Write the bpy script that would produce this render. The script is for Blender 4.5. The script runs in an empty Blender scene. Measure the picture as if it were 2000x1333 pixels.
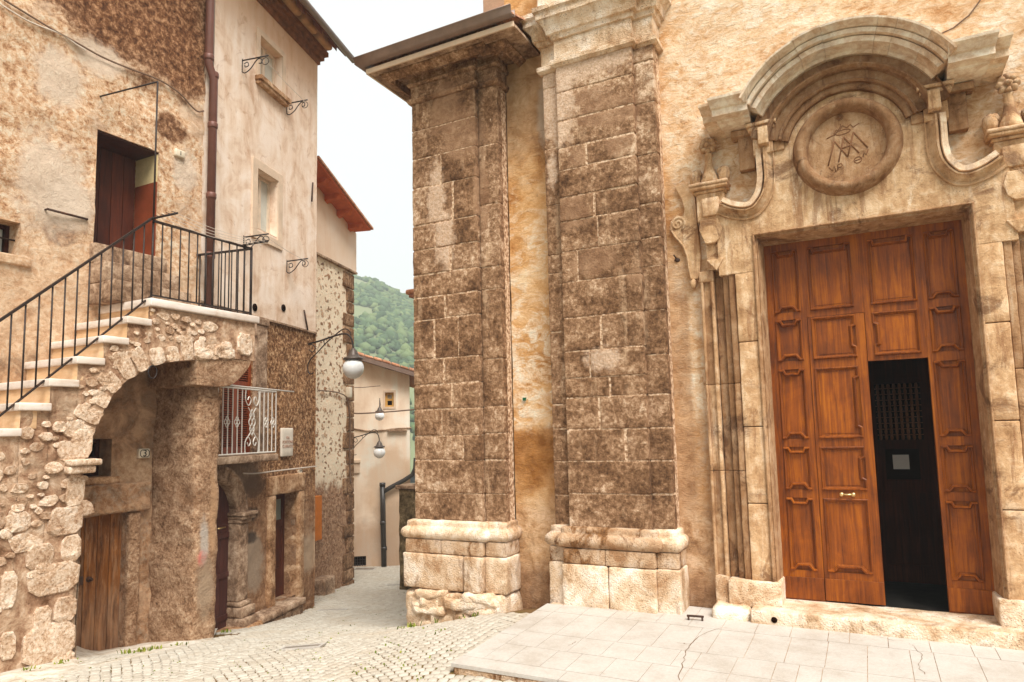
import bpy, bmesh, math, random
import numpy as np
from mathutils import Vector, Matrix, noise as mnoise
random.seed(7)
sc = bpy.context.scene
COL = sc.collection

# ------------------------------------------------------------------ camera
F_PX, CX, CY = 1333.0, 1000.0, 712.0          # focal length and principal point in photo pixels
def _n(v):
    v = np.array(v, float); return v / np.linalg.norm(v)
_up = -_n([(690 - CX), (-12700 - CY), F_PX])
_up = _up if _up[1] < 0 else -_up
_X = -_n([(-1597 - CX), (905 - CY), F_PX]); _X = _n(_X - _up * (_X @ _up))
_Y = np.cross(_up, _X)
RW = np.array([_X, _Y, _up])                  # camera (x right, y down, z forward) -> world
CAM = np.array([0.0, 0.0, 1.75])
cam_data = bpy.data.cameras.new("camera"); cam = bpy.data.objects.new("camera", cam_data); COL.objects.link(cam)
cam_data.sensor_width = 36; cam_data.lens = F_PX / 2000 * 36
cam_data.shift_y = (CY - 666.5) / 2000
cam_data.clip_end = 3000; cam_data.clip_start = 0.05
m = Matrix.Identity(4)
for i in range(3):
    m[i][0] = RW[i][0]; m[i][1] = -RW[i][1]; m[i][2] = -RW[i][2]; m[i][3] = CAM[i]
cam.matrix_world = m
sc.camera = cam

# ------------------------------------------------------------------ world, sun, exposure
SUN_EL, SUN_AZ = math.radians(54), math.radians(130)   # azimuth measured clockwise from +Y
world = bpy.data.worlds.new("World"); sc.world = world; world.use_nodes = True
wn = world.node_tree; wn.nodes.clear()
sky = wn.nodes.new('ShaderNodeTexSky'); sky.sky_type = 'NISHITA'; sky.sun_disc = False
sky.sun_elevation = SUN_EL; sky.sun_rotation = SUN_AZ; sky.dust_density = 4; sky.air_density = 1.0
hsv = wn.nodes.new('ShaderNodeHueSaturation'); hsv.inputs['Saturation'].default_value = 0.12
ovc = wn.nodes.new('ShaderNodeMixRGB'); ovc.inputs[0].default_value = 0.97   # cloud cover over the sky
ovc.inputs[2].default_value = (5.0, 5.25, 5.2, 1)
bg = wn.nodes.new('ShaderNodeBackground'); bg.inputs['Strength'].default_value = 0.0765
wo = wn.nodes.new('ShaderNodeOutputWorld')
wn.links.new(sky.outputs[0], hsv.inputs['Color']); wn.links.new(hsv.outputs[0], ovc.inputs[1])
wn.links.new(ovc.outputs[0], bg.inputs['Color']); wn.links.new(bg.outputs[0], wo.inputs[0])
sd = bpy.data.lights.new("sun", 'SUN'); sd.energy = 2.3; sd.angle = math.radians(32); sd.color = (1.0, 0.965, 0.915)
sun = bpy.data.objects.new("sun", sd); COL.objects.link(sun)
sun.rotation_euler = (math.pi / 2 - SUN_EL, 0, -SUN_AZ + math.pi)
sun.location = (0, 0, 30)
sc.view_settings.view_transform = 'Standard'; sc.view_settings.look = 'None'
sc.view_settings.exposure = 1.45; sc.view_settings.gamma = 1.0

# ------------------------------------------------------------------ pixel helpers (photo pixels -> points on real planes)
def ray(px, py):
    return RW @ np.array([(px - CX) / F_PX, (py - CY) / F_PX, 1.0])
def hit(px, py, n, P):
    n = np.array(n, float); r = ray(px, py)
    return CAM + r * (n @ (np.array(P) - CAM)) / (n @ r)
def fac(px, py, y):
    p = hit(px, py, (0, 1, 0), (0, y, 0)); return p[0], p[2]
def atz(px, py, z):
    return hit(px, py, (0, 0, 1), (0, 0, z))

class Frame:                                   # upright plane: s along, d outwards, z up
    def __init__(self, O, S, N):
        self.O = np.array(O, float); self.S = _n(S); self.N = _n(N)
    def __call__(self, s, d, z):
        p = self.O + self.S * s + self.N * d
        return Vector((p[0], p[1], p[2] + z))
    def px(self, px, py, d=0.0):
        P = hit(px, py, self.N, self.O + self.N * d)
        q = P - self.O
        return float(q @ self.S), float(P[2] - self.O[2])

# ground height: smooth surface through surveyed points
_gp = np.array([(-3.2,4.9,-.25),(-3.3,6.9,-.20),(-3.65,6.9,-.235),(-4.4,6.9,-.40),(-5.16,6.9,-.57),(-7.6,4.6,-.56),(-7.6,3.7,-.47),
 (-8.0,6.6,-.90),(-8.66,7.2,-1.08),(-9.43,9.95,-1.42),(-5.5,9,-.95),(-5.6,5.8,-.52),(-4,4,-.27),(-3,2,-.24),(-1.5,4.6,-.24),(-8.5,4.9,-.78),(-6,2,-.25),(0,3,-.2),(0,7,-.25),
 (3,5,-.22),(-7.5,12,-1.5),(-11.4,13.4,-1.8),(-9,16,-1.9),(-13,17,-2.0),(-11,19,-2.05),(-9,22,-2.1),(-14,23,-2.12),(-8,0,-.3),(2,-1,-.2),(-16,26,-2.15)])
def _tps(r): return np.where(r > 1e-9, r * r * np.log(np.maximum(r, 1e-9)), 0)
_K = _tps(np.linalg.norm(_gp[:, None, :2] - _gp[None, :, :2], axis=2)) + np.eye(len(_gp)) * 0.02
_Pm = np.c_[np.ones(len(_gp)), _gp[:, :2]]
_A = np.block([[_K, _Pm], [_Pm.T, np.zeros((3, 3))]])
_w = np.linalg.solve(_A, np.r_[_gp[:, 2], np.zeros(3)])
def gz(x, y):
    r = np.hypot(_gp[:, 0] - x, _gp[:, 1] - y)
    return float(_tps(r) @ _w[:-3] + _w[-3] + _w[-2] * x + _w[-1] * y)
def gnd(px, py):
    r = ray(px, py); lo, hi = 2.0, 40.0
    for _ in range(50):
        md = (lo + hi) / 2; P = CAM + r * md
        if P[2] > gz(P[0], P[1]): lo = md
        else: hi = md
    return CAM + r * lo

# ------------------------------------------------------------------ things and parts
def thing(name, label, cat, loc=(0, 0, 0), group=None):
    o = bpy.data.objects.new(name, None); COL.objects.link(o); o.location = loc; o.empty_display_size = .2
    o['label'] = label; o['category'] = cat
    if group: o['group'] = group
    return o
def tag(o, label, cat, group=None, kind=None):
    if label: o['label'] = label
    if cat: o['category'] = cat
    if group: o['group'] = group
    if kind: o['kind'] = kind
    return o
def wloc(o):
    v = Vector((0, 0, 0))
    while o is not None:
        v = v + o.location; o = o.parent
    return v

def nz(p, f, seed=0.0):
    return mnoise.noise(Vector((p[0] * f + seed, p[1] * f - seed * .7, p[2] * f + seed * 1.3)))
def fbm(p, f, seed=0.0, o=3):
    a = 1.0; t = 0.0; q = f
    for _ in range(o):
        t += a * nz(p, q, seed); a *= .5; q *= 2.1
    return t

class MB:
    """collects shapes and links them as one mesh object"""
    def __init__(self): self.v = []; self.f = []; self.mi = []; self.t = []; self.tint = .5; self.m = 0; self.sm = []; self.smooth = False
    def vert(self, p): self.v.append(Vector(p)); self.t.append(self.tint); return len(self.v) - 1
    def face(self, idx): self.f.append(tuple(idx)); self.mi.append(self.m); self.sm.append(self.smooth)
    def poly(self, pts): self.face([self.vert(p) for p in pts])
    def hexa(self, c):           # 8 corners: bottom 4 then top 4
        i = [self.vert(p) for p in c]
        for q in ((0, 3, 2, 1), (4, 5, 6, 7), (0, 1, 5, 4), (1, 2, 6, 5), (2, 3, 7, 6), (3, 0, 4, 7)): self.face([i[k] for k in q])
    def box(self, F, s0, s1, d0, d1, z0, z1):
        self.hexa([F(s0, d0, z0), F(s1, d0, z0), F(s1, d1, z0), F(s0, d1, z0), F(s0, d0, z1), F(s1, d0, z1), F(s1, d1, z1), F(s0, d1, z1)])
    def rbox(self, F, s0, s1, d0, d1, z0, z1, cell=.1, r=.012, amp=.004, freq=9.0, seed=0.0, shear=None):
        """rounded, slightly uneven stone block"""
        ss, zz, dd = _lines(s0, s1, cell, r), _lines(z0, z1, cell, r), _lines(d0, d1, cell, r)
        lo = (s0 + r, d0 + r, z0 + r); hi = (s1 - r, d1 - r, z1 - r); cache = {}
        sm0 = self.smooth; self.smooth = True
        def V(s, d, z):
            k = (round(s, 5), round(d, 5), round(z, 5))
            if k in cache: return cache[k]
            p = [s, d, z]; q = [min(max(p[i], lo[i]), hi[i]) for i in range(3)]
            dv = [p[i] - q[i] for i in range(3)]; L = math.sqrt(sum(x * x for x in dv))
            if L > 1e-9: p = [q[i] + dv[i] / L * r for i in range(3)]
            w = F(*p)
            if amp:
                w = F(p[0] + amp * fbm(w, freq, seed + 11), p[1] + amp * fbm(w, freq, seed), p[2] + amp * fbm(w, freq, seed + 23))
            if shear: w = shear(w)
            cache[k] = self.vert(w); return cache[k]
        def grid(a, b, fn):
            for i in range(len(a) - 1):
                for j in range(len(b) - 1):
                    self.face([V(*fn(a[i], b[j])), V(*fn(a[i + 1], b[j])), V(*fn(a[i + 1], b[j + 1])), V(*fn(a[i], b[j + 1]))])
        grid(ss, zz, lambda a, b: (a, d1, b)); grid(ss, zz, lambda a, b: (a, d0, b))
        grid(dd, zz, lambda a, b: (s0, a, b)); grid(dd, zz, lambda a, b: (s1, a, b))
        grid(ss, dd, lambda a, b: (a, b, z1)); grid(ss, dd, lambda a, b: (a, b, z0))
        self.smooth = sm0
    def wall(self, F, s0, s1, z0, z1, d, cell=.12, amp=.0, freq=3.0, holes=(), reveal=.3, seed=0.0, topfn=None, back=0.0):
        """a sheet of wall with rectangular holes (and their reveals)"""
        S = sorted(set([s0, s1] + [h[i] for h in holes for i in (0, 1)])); Z = sorted(set([z0, z1] + [h[i] for h in holes for i in (2, 3)]))
        S = [x for x in S if s0 <= x <= s1]; Z = [x for x in Z if z0 <= x <= z1]
        ss = _fill(S, cell); zz = _fill(Z, cell); cache = {}
        sm0 = self.smooth; self.smooth = True
        def V(i, j):
            if (i, j) in cache: return cache[(i, j)]
            s, z = ss[i], zz[j]
            if topfn: z = min(z, topfn(s))
            w = F(s, d, z)
            if amp: w = F(s, d + amp * fbm(w, freq, seed, 4), z)
            cache[(i, j)] = self.vert(w); return cache[(i, j)]
        for i in range(len(ss) - 1):
            for j in range(len(zz) - 1):
                cs, cz = (ss[i] + ss[i + 1]) / 2, (zz[j] + zz[j + 1]) / 2
                if any(h[0] < cs < h[1] and h[2] < cz < h[3] for h in holes): continue
                if topfn and zz[j] >= topfn(cs): continue
                self.face([V(i, j), V(i + 1, j), V(i + 1, j + 1), V(i, j + 1)])
        self.smooth = sm0
        for h in holes:
            a, b, c, e = h[:4]; rv = h[4] if len(h) > 4 else reveal
            for q in (((a, c), (a, e)), ((b, c), (b, e)), ((a, c), (b, c)), ((a, e), (b, e))):
                (p, r), (t, u) = q
                self.poly([F(p, d + .004, r), F(t, d + .004, u), F(t, d - rv, u), F(p, d - rv, r)])
    def plate(self, F, pts, d0, d1):
        """flat outline (s,z) with real thickness d0..d1"""
        a = [self.vert(F(s, d1, z)) for s, z in pts]; b = [self.vert(F(s, d0, z)) for s, z in pts]
        self.face(a); self.face(b[::-1])
        for i in range(len(a)):
            j = (i + 1) % len(a); self.face([a[i], b[i], b[j], a[j]])
    def sweep(self, rows, closed=False, cap=True):
        """rows of equal length: connect neighbours"""
        ids = [[self.vert(p) for p in r] for r in rows]
        n = len(rows); m = len(rows[0])
        for i in range(n if closed else n - 1):
            a, b = ids[i], ids[(i + 1) % n]
            for j in range(m - 1): self.face([a[j], b[j], b[j + 1], a[j + 1]])
        if cap and not closed:
            self.face(ids[0]); self.face(ids[-1][::-1])
    def mould(self, F, path, prof, cell=.15, amp=0.0, freq=8., cap=True, seed=0.0):
        """horizontal moulding: path (s,d) in plan, profile (out,z); mitred corners"""
        P = [Vector((a, b)) for a, b in path]; rows = []
        N = []
        for i in range(len(P)):
            t = []
            if i > 0: t.append((P[i] - P[i - 1]).normalized())
            if i < len(P) - 1: t.append((P[i + 1] - P[i]).normalized())
            ns = [Vector((-q.y, q.x)) for q in t]
            if len(ns) == 2:
                b = (ns[0] + ns[1]).normalized(); k = b.dot(ns[0]); N.append(b / max(k, .3))
            else: N.append(ns[0])
        for i in range(len(P)):
            steps = 1
            if i < len(P) - 1: steps = max(1, int((P[i + 1] - P[i]).length / cell))
            for k in range(steps):
                u = k / steps
                p = P[i].lerp(P[i + 1], u) if k else P[i]; nn = N[i].lerp(N[i + 1], u) if k else N[i]
                rows.append([self._j(F(p.x + nn.x * o, p.y + nn.y * o, z), amp, freq, seed) for o, z in prof])
        self.sweep(rows, cap=cap)
    def _j(self, w, amp, freq, seed):
        if not amp: return w
        return w + Vector((fbm(w, freq, seed + 1), fbm(w, freq, seed + 5), fbm(w, freq, seed + 9))) * amp
    def arcmould(self, F, c, a0, a1, prof, n=48, amp=0.0, freq=8., closed=False, cap=True, kx=1.0):
        rows = []
        for i in range(n if closed else n + 1):
            a = math.radians(a0 + (a1 - a0) * i / n)
            rows.append([self._j(F(c[0] + r * kx * math.cos(a), d, c[1] + r * math.sin(a)), amp, freq, 0) for r, d in prof])
        self.sweep(rows, closed=closed, cap=cap)
    def vmould(self, F, path, prof, cap=True, amp=0.0, freq=8.):
        """moulding that runs along a curve in the wall plane: path (s,z), profile (n,d)"""
        P = [Vector(p) for p in path]; rows = []
        for i in range(len(P)):
            a = P[max(i - 1, 0)]; b = P[min(i + 1, len(P) - 1)]; t = (b - a).normalized(); n = Vector((-t.y, t.x))
            rows.append([self._j(F(P[i].x + n.x * o, d, P[i].y + n.y * o), amp, freq, 0) for o, d in prof])
        self.sweep(rows, cap=cap)
    def tube(self, pts, r, n=8, cap=True, r1=None):
        P = [Vector(p) for p in pts]; rows = []; pu = None
        for i in range(len(P)):
            t = (P[min(i + 1, len(P) - 1)] - P[max(i - 1, 0)]).normalized()
            if pu is None:
                pu = t.orthogonal().normalized()
            else:
                pu = (pu - t * pu.dot(t)).normalized()
            w = t.cross(pu); rr = r if r1 is None else r + (r1 - r) * i / max(1, len(P) - 1)
            rows.append([P[i] + (pu * math.cos(2 * math.pi * k / n) + w * math.sin(2 * math.pi * k / n)) * rr for k in range(n)])
        sm0 = self.smooth; self.smooth = n > 5
        ids = [[self.vert(p) for p in q] for q in rows]
        for i in range(len(ids) - 1):
            for k in range(n): self.face([ids[i][k], ids[i][(k + 1) % n], ids[i + 1][(k + 1) % n], ids[i + 1][k]])
        self.smooth = sm0
        if cap: self.face(ids[0][::-1]); self.face(ids[-1])
    def lathe(self, base, axis, prof, n=20, flute=0.0):
        ax = Vector(axis).normalized(); u = ax.orthogonal().normalized(); w = ax.cross(u); base = Vector(base)
        sm0 = self.smooth; self.smooth = True
        ids = []
        for h, r in prof:
            row = []
            for k in range(n):
                a = 2 * math.pi * k / n; rr = max(r, 1e-4) * (1 + flute * (1 if k % 2 else -1))
                row.append(self.vert(base + ax * h + (u * math.cos(a) + w * math.sin(a)) * rr))
            ids.append(row)
        for i in range(len(ids) - 1):
            for k in range(n): self.face([ids[i][k], ids[i][(k + 1) % n], ids[i + 1][(k + 1) % n], ids[i + 1][k]])
        self.face(ids[0][::-1]); self.face(ids[-1]); self.smooth = sm0
    def blob(self, c, rad, seed=0, sub=2, amp=.2, freq=2.0):
        bm = bmesh.new(); bmesh.ops.create_icosphere(bm, subdivisions=sub, radius=1.0)
        ids = []
        for v in bm.verts:
            k = 1 + amp * fbm(v.co, freq, seed, 2)
            ids.append(self.vert(Vector((c[0] + v.co.x * rad[0] * k, c[1] + v.co.y * rad[1] * k, c[2] + v.co.z * rad[2] * k))))
        sm0 = self.smooth; self.smooth = True
        for f in bm.faces: self.face([ids[v.index] for v in f.verts])
        self.smooth = sm0; bm.free()
    def build(self, name, mats, parent=None, bevel=0.0, label=None, segs=2, smooth_angle=None):
        if not isinstance(mats, (list, tuple)): mats = [mats]
        off = wloc(parent) if parent is not None else Vector((0, 0, 0))
        me = bpy.data.meshes.new(name)
        me.from_pydata([tuple(p - off) for p in self.v], [], self.f)
        me.polygons.foreach_set('material_index', self.mi)
        me.polygons.foreach_set('use_smooth', self.sm)
        at = me.attributes.new('tint', 'FLOAT', 'POINT'); at.data.foreach_set('value', self.t)
        for mt in mats: me.materials.append(mt)
        bm = bmesh.new(); bm.from_mesh(me)
        bmesh.ops.recalc_face_normals(bm, faces=bm.faces)
        if bevel > 0:
            bmesh.ops.remove_doubles(bm, verts=bm.verts, dist=1e-5)
            ed = [e for e in bm.edges if len(e.link_faces) == 2 and e.calc_face_angle(0) > .5]
            bmesh.ops.bevel(bm, geom=ed, offset=bevel, offset_type='OFFSET', segments=segs, affect='EDGES', profile=.6, clamp_overlap=True)
        bm.to_mesh(me); bm.free()
        o = bpy.data.objects.new(name, me); COL.objects.link(o)
        if parent is not None: o.parent = parent
        if label: o['label'] = label
        return o
def _lines(a, b, cell, r):
    if b - a <= 2.2 * r: return [a, b]
    n = max(1, int(round((b - a - 2 * r) / cell)))
    return [a] + [a + r + (b - a - 2 * r) * i / n for i in range(n + 1)] + [b]
def _fill(L, cell):
    out = []
    for a, b in zip(L[:-1], L[1:]):
        n = max(1, int(round((b - a) / cell)))
        out += [a + (b - a) * i / n for i in range(n)]
    return out + [L[-1]]
def arc(c, r, a0, a1, n):
    return [(c[0] + r * math.cos(math.radians(a0 + (a1 - a0) * i / n)), c[1] + r * math.sin(math.radians(a0 + (a1 - a0) * i / n))) for i in range(n + 1)]
def smoothpath(P, n=6):
    """Catmull-Rom through the points"""
    P = [Vector(p) for p in P]; out = []
    for i in range(len(P) - 1):
        a = P[i - 1] if i else P[0] * 2 - P[1]; b, c = P[i], P[i + 1]; d = P[i + 2] if i + 2 < len(P) else P[-1] * 2 - P[-2]
        for k in range(n):
            t = k / n
            out.append(.5 * ((2 * b) + (c - a) * t + (2 * a - 5 * b + 4 * c - d) * t * t + (3 * b - a - 3 * c + d) * t ** 3))
    return out + [P[-1]]
def text_mesh(body, size, extr=.002):
    cu = bpy.data.curves.new('lettering', 'FONT'); cu.body = body; cu.size = size; cu.extrude = extr; cu.align_x = 'CENTER'; cu.align_y = 'CENTER'
    o = bpy.data.objects.new('lettering', cu); COL.objects.link(o)
    bpy.context.view_layer.update()
    dg = bpy.context.evaluated_depsgraph_get(); me = bpy.data.meshes.new_from_object(o.evaluated_get(dg))
    bpy.data.objects.remove(o); bpy.data.curves.remove(cu)
    return me
def put_text(name, body, size, F, s, d, z, mat, parent, bold=1.0):
    me = text_mesh(body, size); off = wloc(parent)
    for v in me.vertices:
        x, y, w = v.co; v.co = F(s + x, d + w, z + y) - off
    me.materials.clear(); me.materials.append(mat)
    o = bpy.data.objects.new(name, me); COL.objects.link(o); o.parent = parent
    return o
# ------------------------------------------------------------------ procedural materials
KA = 0.92; SAT = 1.09
def C(r, g, b, k=None):
    k = KA if k is None else k
    f = lambda v: (v / 255 / 12.92 if v / 255 <= .04045 else ((v / 255 + .055) / 1.055) ** 2.4)
    q = [f(r), f(g), f(b) * .99]; l = .3 * q[0] + .6 * q[1] + .1 * q[2]
    q = [min(.86, max(.002, (l + SAT * (x - l)) * k)) for x in q]
    return (q[0], q[1], q[2], 1)
class SB:
    def __init__(self, name):
        self.m = bpy.data.materials.new(name); self.m.use_nodes = True; self.nt = self.m.node_tree; self.nt.nodes.clear()
        self.pos = self.N('ShaderNodeNewGeometry').outputs['Position']; self._sep = None
        self.h = []
    def N(self, t): return self.nt.nodes.new(t)
    def L(self, a, b): self.nt.links.new(a, b)
    def put(self, sock, v):
        if isinstance(v, bpy.types.NodeSocket): self.L(v, sock)
        else: sock.default_value = v
    def vec(self, scale=(1, 1, 1), off=(0, 0, 0)):
        n = self.N('ShaderNodeMapping'); self.L(self.pos, n.inputs['Vector']); n.inputs['Scale'].default_value = scale; n.inputs['Location'].default_value = off
        return n.outputs[0]
    def noise(self, scale, detail=5, rough=.6, dist=0.0, st=(1, 1, 1), off=(0, 0, 0)):
        n = self.N('ShaderNodeTexNoise'); n.inputs['Scale'].default_value = scale; n.inputs['Detail'].default_value = detail
        n.inputs['Roughness'].default_value = rough; n.inputs['Distortion'].default_value = dist
        self.L(self.vec(st, off), n.inputs['Vector']); return n.outputs['Fac']
    def vor(self, scale, feature='F1', st=(1, 1, 1), out='Distance', warp=0.0, rnd=1.0):
        n = self.N('ShaderNodeTexVoronoi'); n.feature = feature; n.inputs['Scale'].default_value = scale; n.inputs['Randomness'].default_value = rnd
        v = self.vec(st)
        if warp:
            w = self.N('ShaderNodeTexNoise'); w.inputs['Scale'].default_value = scale * .8; self.L(v, w.inputs['Vector'])
            a = self.N('ShaderNodeVectorMath'); a.operation = 'MULTIPLY_ADD'; self.L(w.outputs['Color'], a.inputs[0]); a.inputs[1].default_value = (warp,) * 3; self.L(v, a.inputs[2]); v = a.outputs[0]
        self.L(v, n.inputs['Vector']); return n.outputs[out]
    def sep(self):
        if not self._sep:
            self._sep = self.N('ShaderNodeSeparateXYZ'); self.L(self.pos, self._sep.inputs[0])
        return self._sep.outputs
    def math(self, op, a, b=0.0, c=0.0):
        n = self.N('ShaderNodeMath'); n.operation = op; self.put(n.inputs[0], a); self.put(n.inputs[1], b); self.put(n.inputs[2], c); return n.outputs[0]
    def sm(self, v, lo, hi):
        n = self.N('ShaderNodeMapRange'); n.interpolation_type = 'SMOOTHSTEP'; self.put(n.inputs['Value'], v); n.inputs['From Min'].default_value = lo; n.inputs['From Max'].default_value = hi; return n.outputs[0]
    def mul(self, a, b): return self.math('MULTIPLY', a, b)
    def mx(self, a, b): return self.math('MAXIMUM', a, b)
    def inv(self, a): return self.math('SUBTRACT', 1.0, a)
    def mix(self, f, a, b, mode='MIX'):
        n = self.N('ShaderNodeMixRGB'); n.blend_type = mode; self.put(n.inputs[0], f); self.put(n.inputs[1], a); self.put(n.inputs[2], b); return n.outputs[0]
    def ramp(self, f, stops):
        n = self.N('ShaderNodeValToRGB'); self.L(f, n.inputs[0]); e = n.color_ramp.elements
        while len(e) < len(stops): e.new(.5)
        for k, (p, c) in enumerate(stops): e[k].position = p; e[k].color = c
        return n.outputs[0]
    def attr(self, name='tint'):
        n = self.N('ShaderNodeAttribute'); n.attribute_name = name; return n.outputs['Fac']
    def blob(self, c, rad, soft=.35, nscale=3.0, namt=.8):
        """mask of a patch with a ragged outline at a place on the wall"""
        s = self.N('ShaderNodeVectorMath'); s.operation = 'SUBTRACT'; self.L(self.pos, s.inputs[0]); s.inputs[1].default_value = c
        d = self.N('ShaderNodeVectorMath'); d.operation = 'DIVIDE'; self.L(s.outputs[0], d.inputs[0]); d.inputs[1].default_value = rad
        l = self.N('ShaderNodeVectorMath'); l.operation = 'LENGTH'; self.L(d.outputs[0], l.inputs[0])
        n = self.noise(nscale, 5, .65, off=(c[0], c[2], c[1]))
        v = self.math('MULTIPLY_ADD', self.math('SUBTRACT', n, .5), namt * 2, l.outputs['Value'])
        return self.inv(self.sm(v, 1 - soft, 1 + soft))
    def bump(self, h, dist):
        self.h.append((h, dist))
    def out(self, col, rough=.9, spec=.3, metal=0.0, **kw):
        p = self.N('ShaderNodeBsdfPrincipled'); self.put(p.inputs['Base Color'], col); self.put(p.inputs['Roughness'], rough)
        p.inputs['Specular IOR Level'].default_value = spec; p.inputs['Metallic'].default_value = metal
        for k, v in kw.items(): self.put(p.inputs[k], v)
        nrm = None
        for h, dist in self.h:
            b = self.N('ShaderNodeBump'); b.inputs['Distance'].default_value = dist; b.inputs['Strength'].default_value = 1.0; self.L(h, b.inputs['Height'])
            if nrm: self.L(nrm, b.inputs['Normal'])
            nrm = b.outputs[0]
        if nrm: self.L(nrm, p.inputs['Normal'])
        o = self.N('ShaderNodeOutputMaterial'); self.L(p.outputs[0], o.inputs[0]); return self.m

def plain(name, col, rough=.6, spec=.4, metal=0.0, var=.12, scale=8.0, bump=.0):
    b = SB(name); n = b.noise(scale, 5, .65)
    dark = tuple(x * (1 - var * 2) for x in col[:3]) + (1,); lite = tuple(min(.9, x * (1 + var)) for x in col[:3]) + (1,)
    c = b.ramp(n, [(.25, dark), (.75, lite)])
    if bump: b.bump(b.noise(scale * 6, 5, .7), bump)
    return b.out(c, rough, spec, metal)

def pitted(b, scale, amount=.5):
    """mask of small dark pits"""
    v = b.vor(scale, 'F1'); w = b.noise(scale * .25, 3, .6)
    return b.mul(b.inv(b.sm(v, .12, .3)), b.sm(w, 1 - amount - .1, 1 - amount + .1))

def m_pilaster():
    b = SB('pilaster_stone'); t = b.attr()
    mf = b.noise(2.6, 13, .76, .25); fine = b.noise(40, 5, .72)
    a = b.N('ShaderNodeVectorMath'); a.operation = 'SCALE'; a.inputs[0].default_value = (23.0, 9.0, 31.0); b.L(t, a.inputs['Scale'])
    d_ = b.N('ShaderNodeVectorMath'); d_.operation = 'ADD'; b.L(b.pos, d_.inputs[0]); b.L(a.outputs[0], d_.inputs[1])
    wp = b.pos; b.pos = d_.outputs[0]; mf2 = b.noise(3.4, 12, .75, .3); gr = b.noise(21, 9, .76, .2); b.pos = wp
    v = b.math('ADD', b.math('ADD', b.mul(mf, .34), b.mul(gr, .42)), b.math('ADD', b.mul(mf2, .34), b.mul(b.math('SUBTRACT', t, .5), .04)))
    X, Y, Z = b.sep(); lift = b.mul(b.mul(b.sm(X, -3.3, -3.1), b.sm(b.math('ADD', Z, b.mul(mf2, 1.5)), 4.9, 6.6)), .05); v = b.math('ADD', v, lift)
    c = b.ramp(v, [(.45, C(76, 52, 36)), (.51, C(116, 85, 61)), (.557, C(148, 113, 85)), (.605, C(188, 152, 121)), (.66, C(236, 208, 180))])
    # greyer or browner from block to block
    c = b.mix(b.mul(b.sm(t, .6, 1.0), .35), c, b.mix(1.0, c, (1.0, 1.04, 1.1, 1), 'MULTIPLY'))
    st = b.mul(b.sm(b.noise(3.0, 8, .7, .3, st=(2.4, 2.4, .30), off=(9, 2, 3)), .54, .68), b.sm(mf2, .42, .56))
    c = b.mix(b.mul(st, .6), c, C(216, 184, 152))
    dk = b.mul(b.sm(b.noise(2.2, 9, .74, .5, st=(1.6, 1.6, .5), off=(5, 5, 5)), .54, .66), .3)
    c = b.mix(dk, c, b.ramp(fine, [(.36, C(62, 42, 30)), (.64, C(122, 90, 66))]))
    for ctr, rad in PATCH_FILL:
        c = b.mix(b.mul(b.blob(ctr, rad, .2, 5, .8), .75), c, b.ramp(mf2, [(.40, C(146, 110, 84)), (.6, C(184, 148, 118))]))
    for ctr, rad in PATCH_PALE:
        c = b.mix(b.mul(b.blob(ctr, rad, .3, 9, 1.0), .8), c, b.ramp(fine, [(.36, C(204, 168, 138)), (.6, C(238, 212, 188))]))
    b.bump(mf, .03); b.bump(gr, .03)
    return b.out(c, .95, .2)
def m_mortar():
    b = SB('pale_mortar'); n = b.noise(24, 5, .7)
    c = b.ramp(n, [(.38, C(126, 94, 70)), (.47, C(180, 144, 114)), (.58, C(232, 206, 178))]); b.bump(n, .012)
    return b.out(c, .95, .2)
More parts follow.
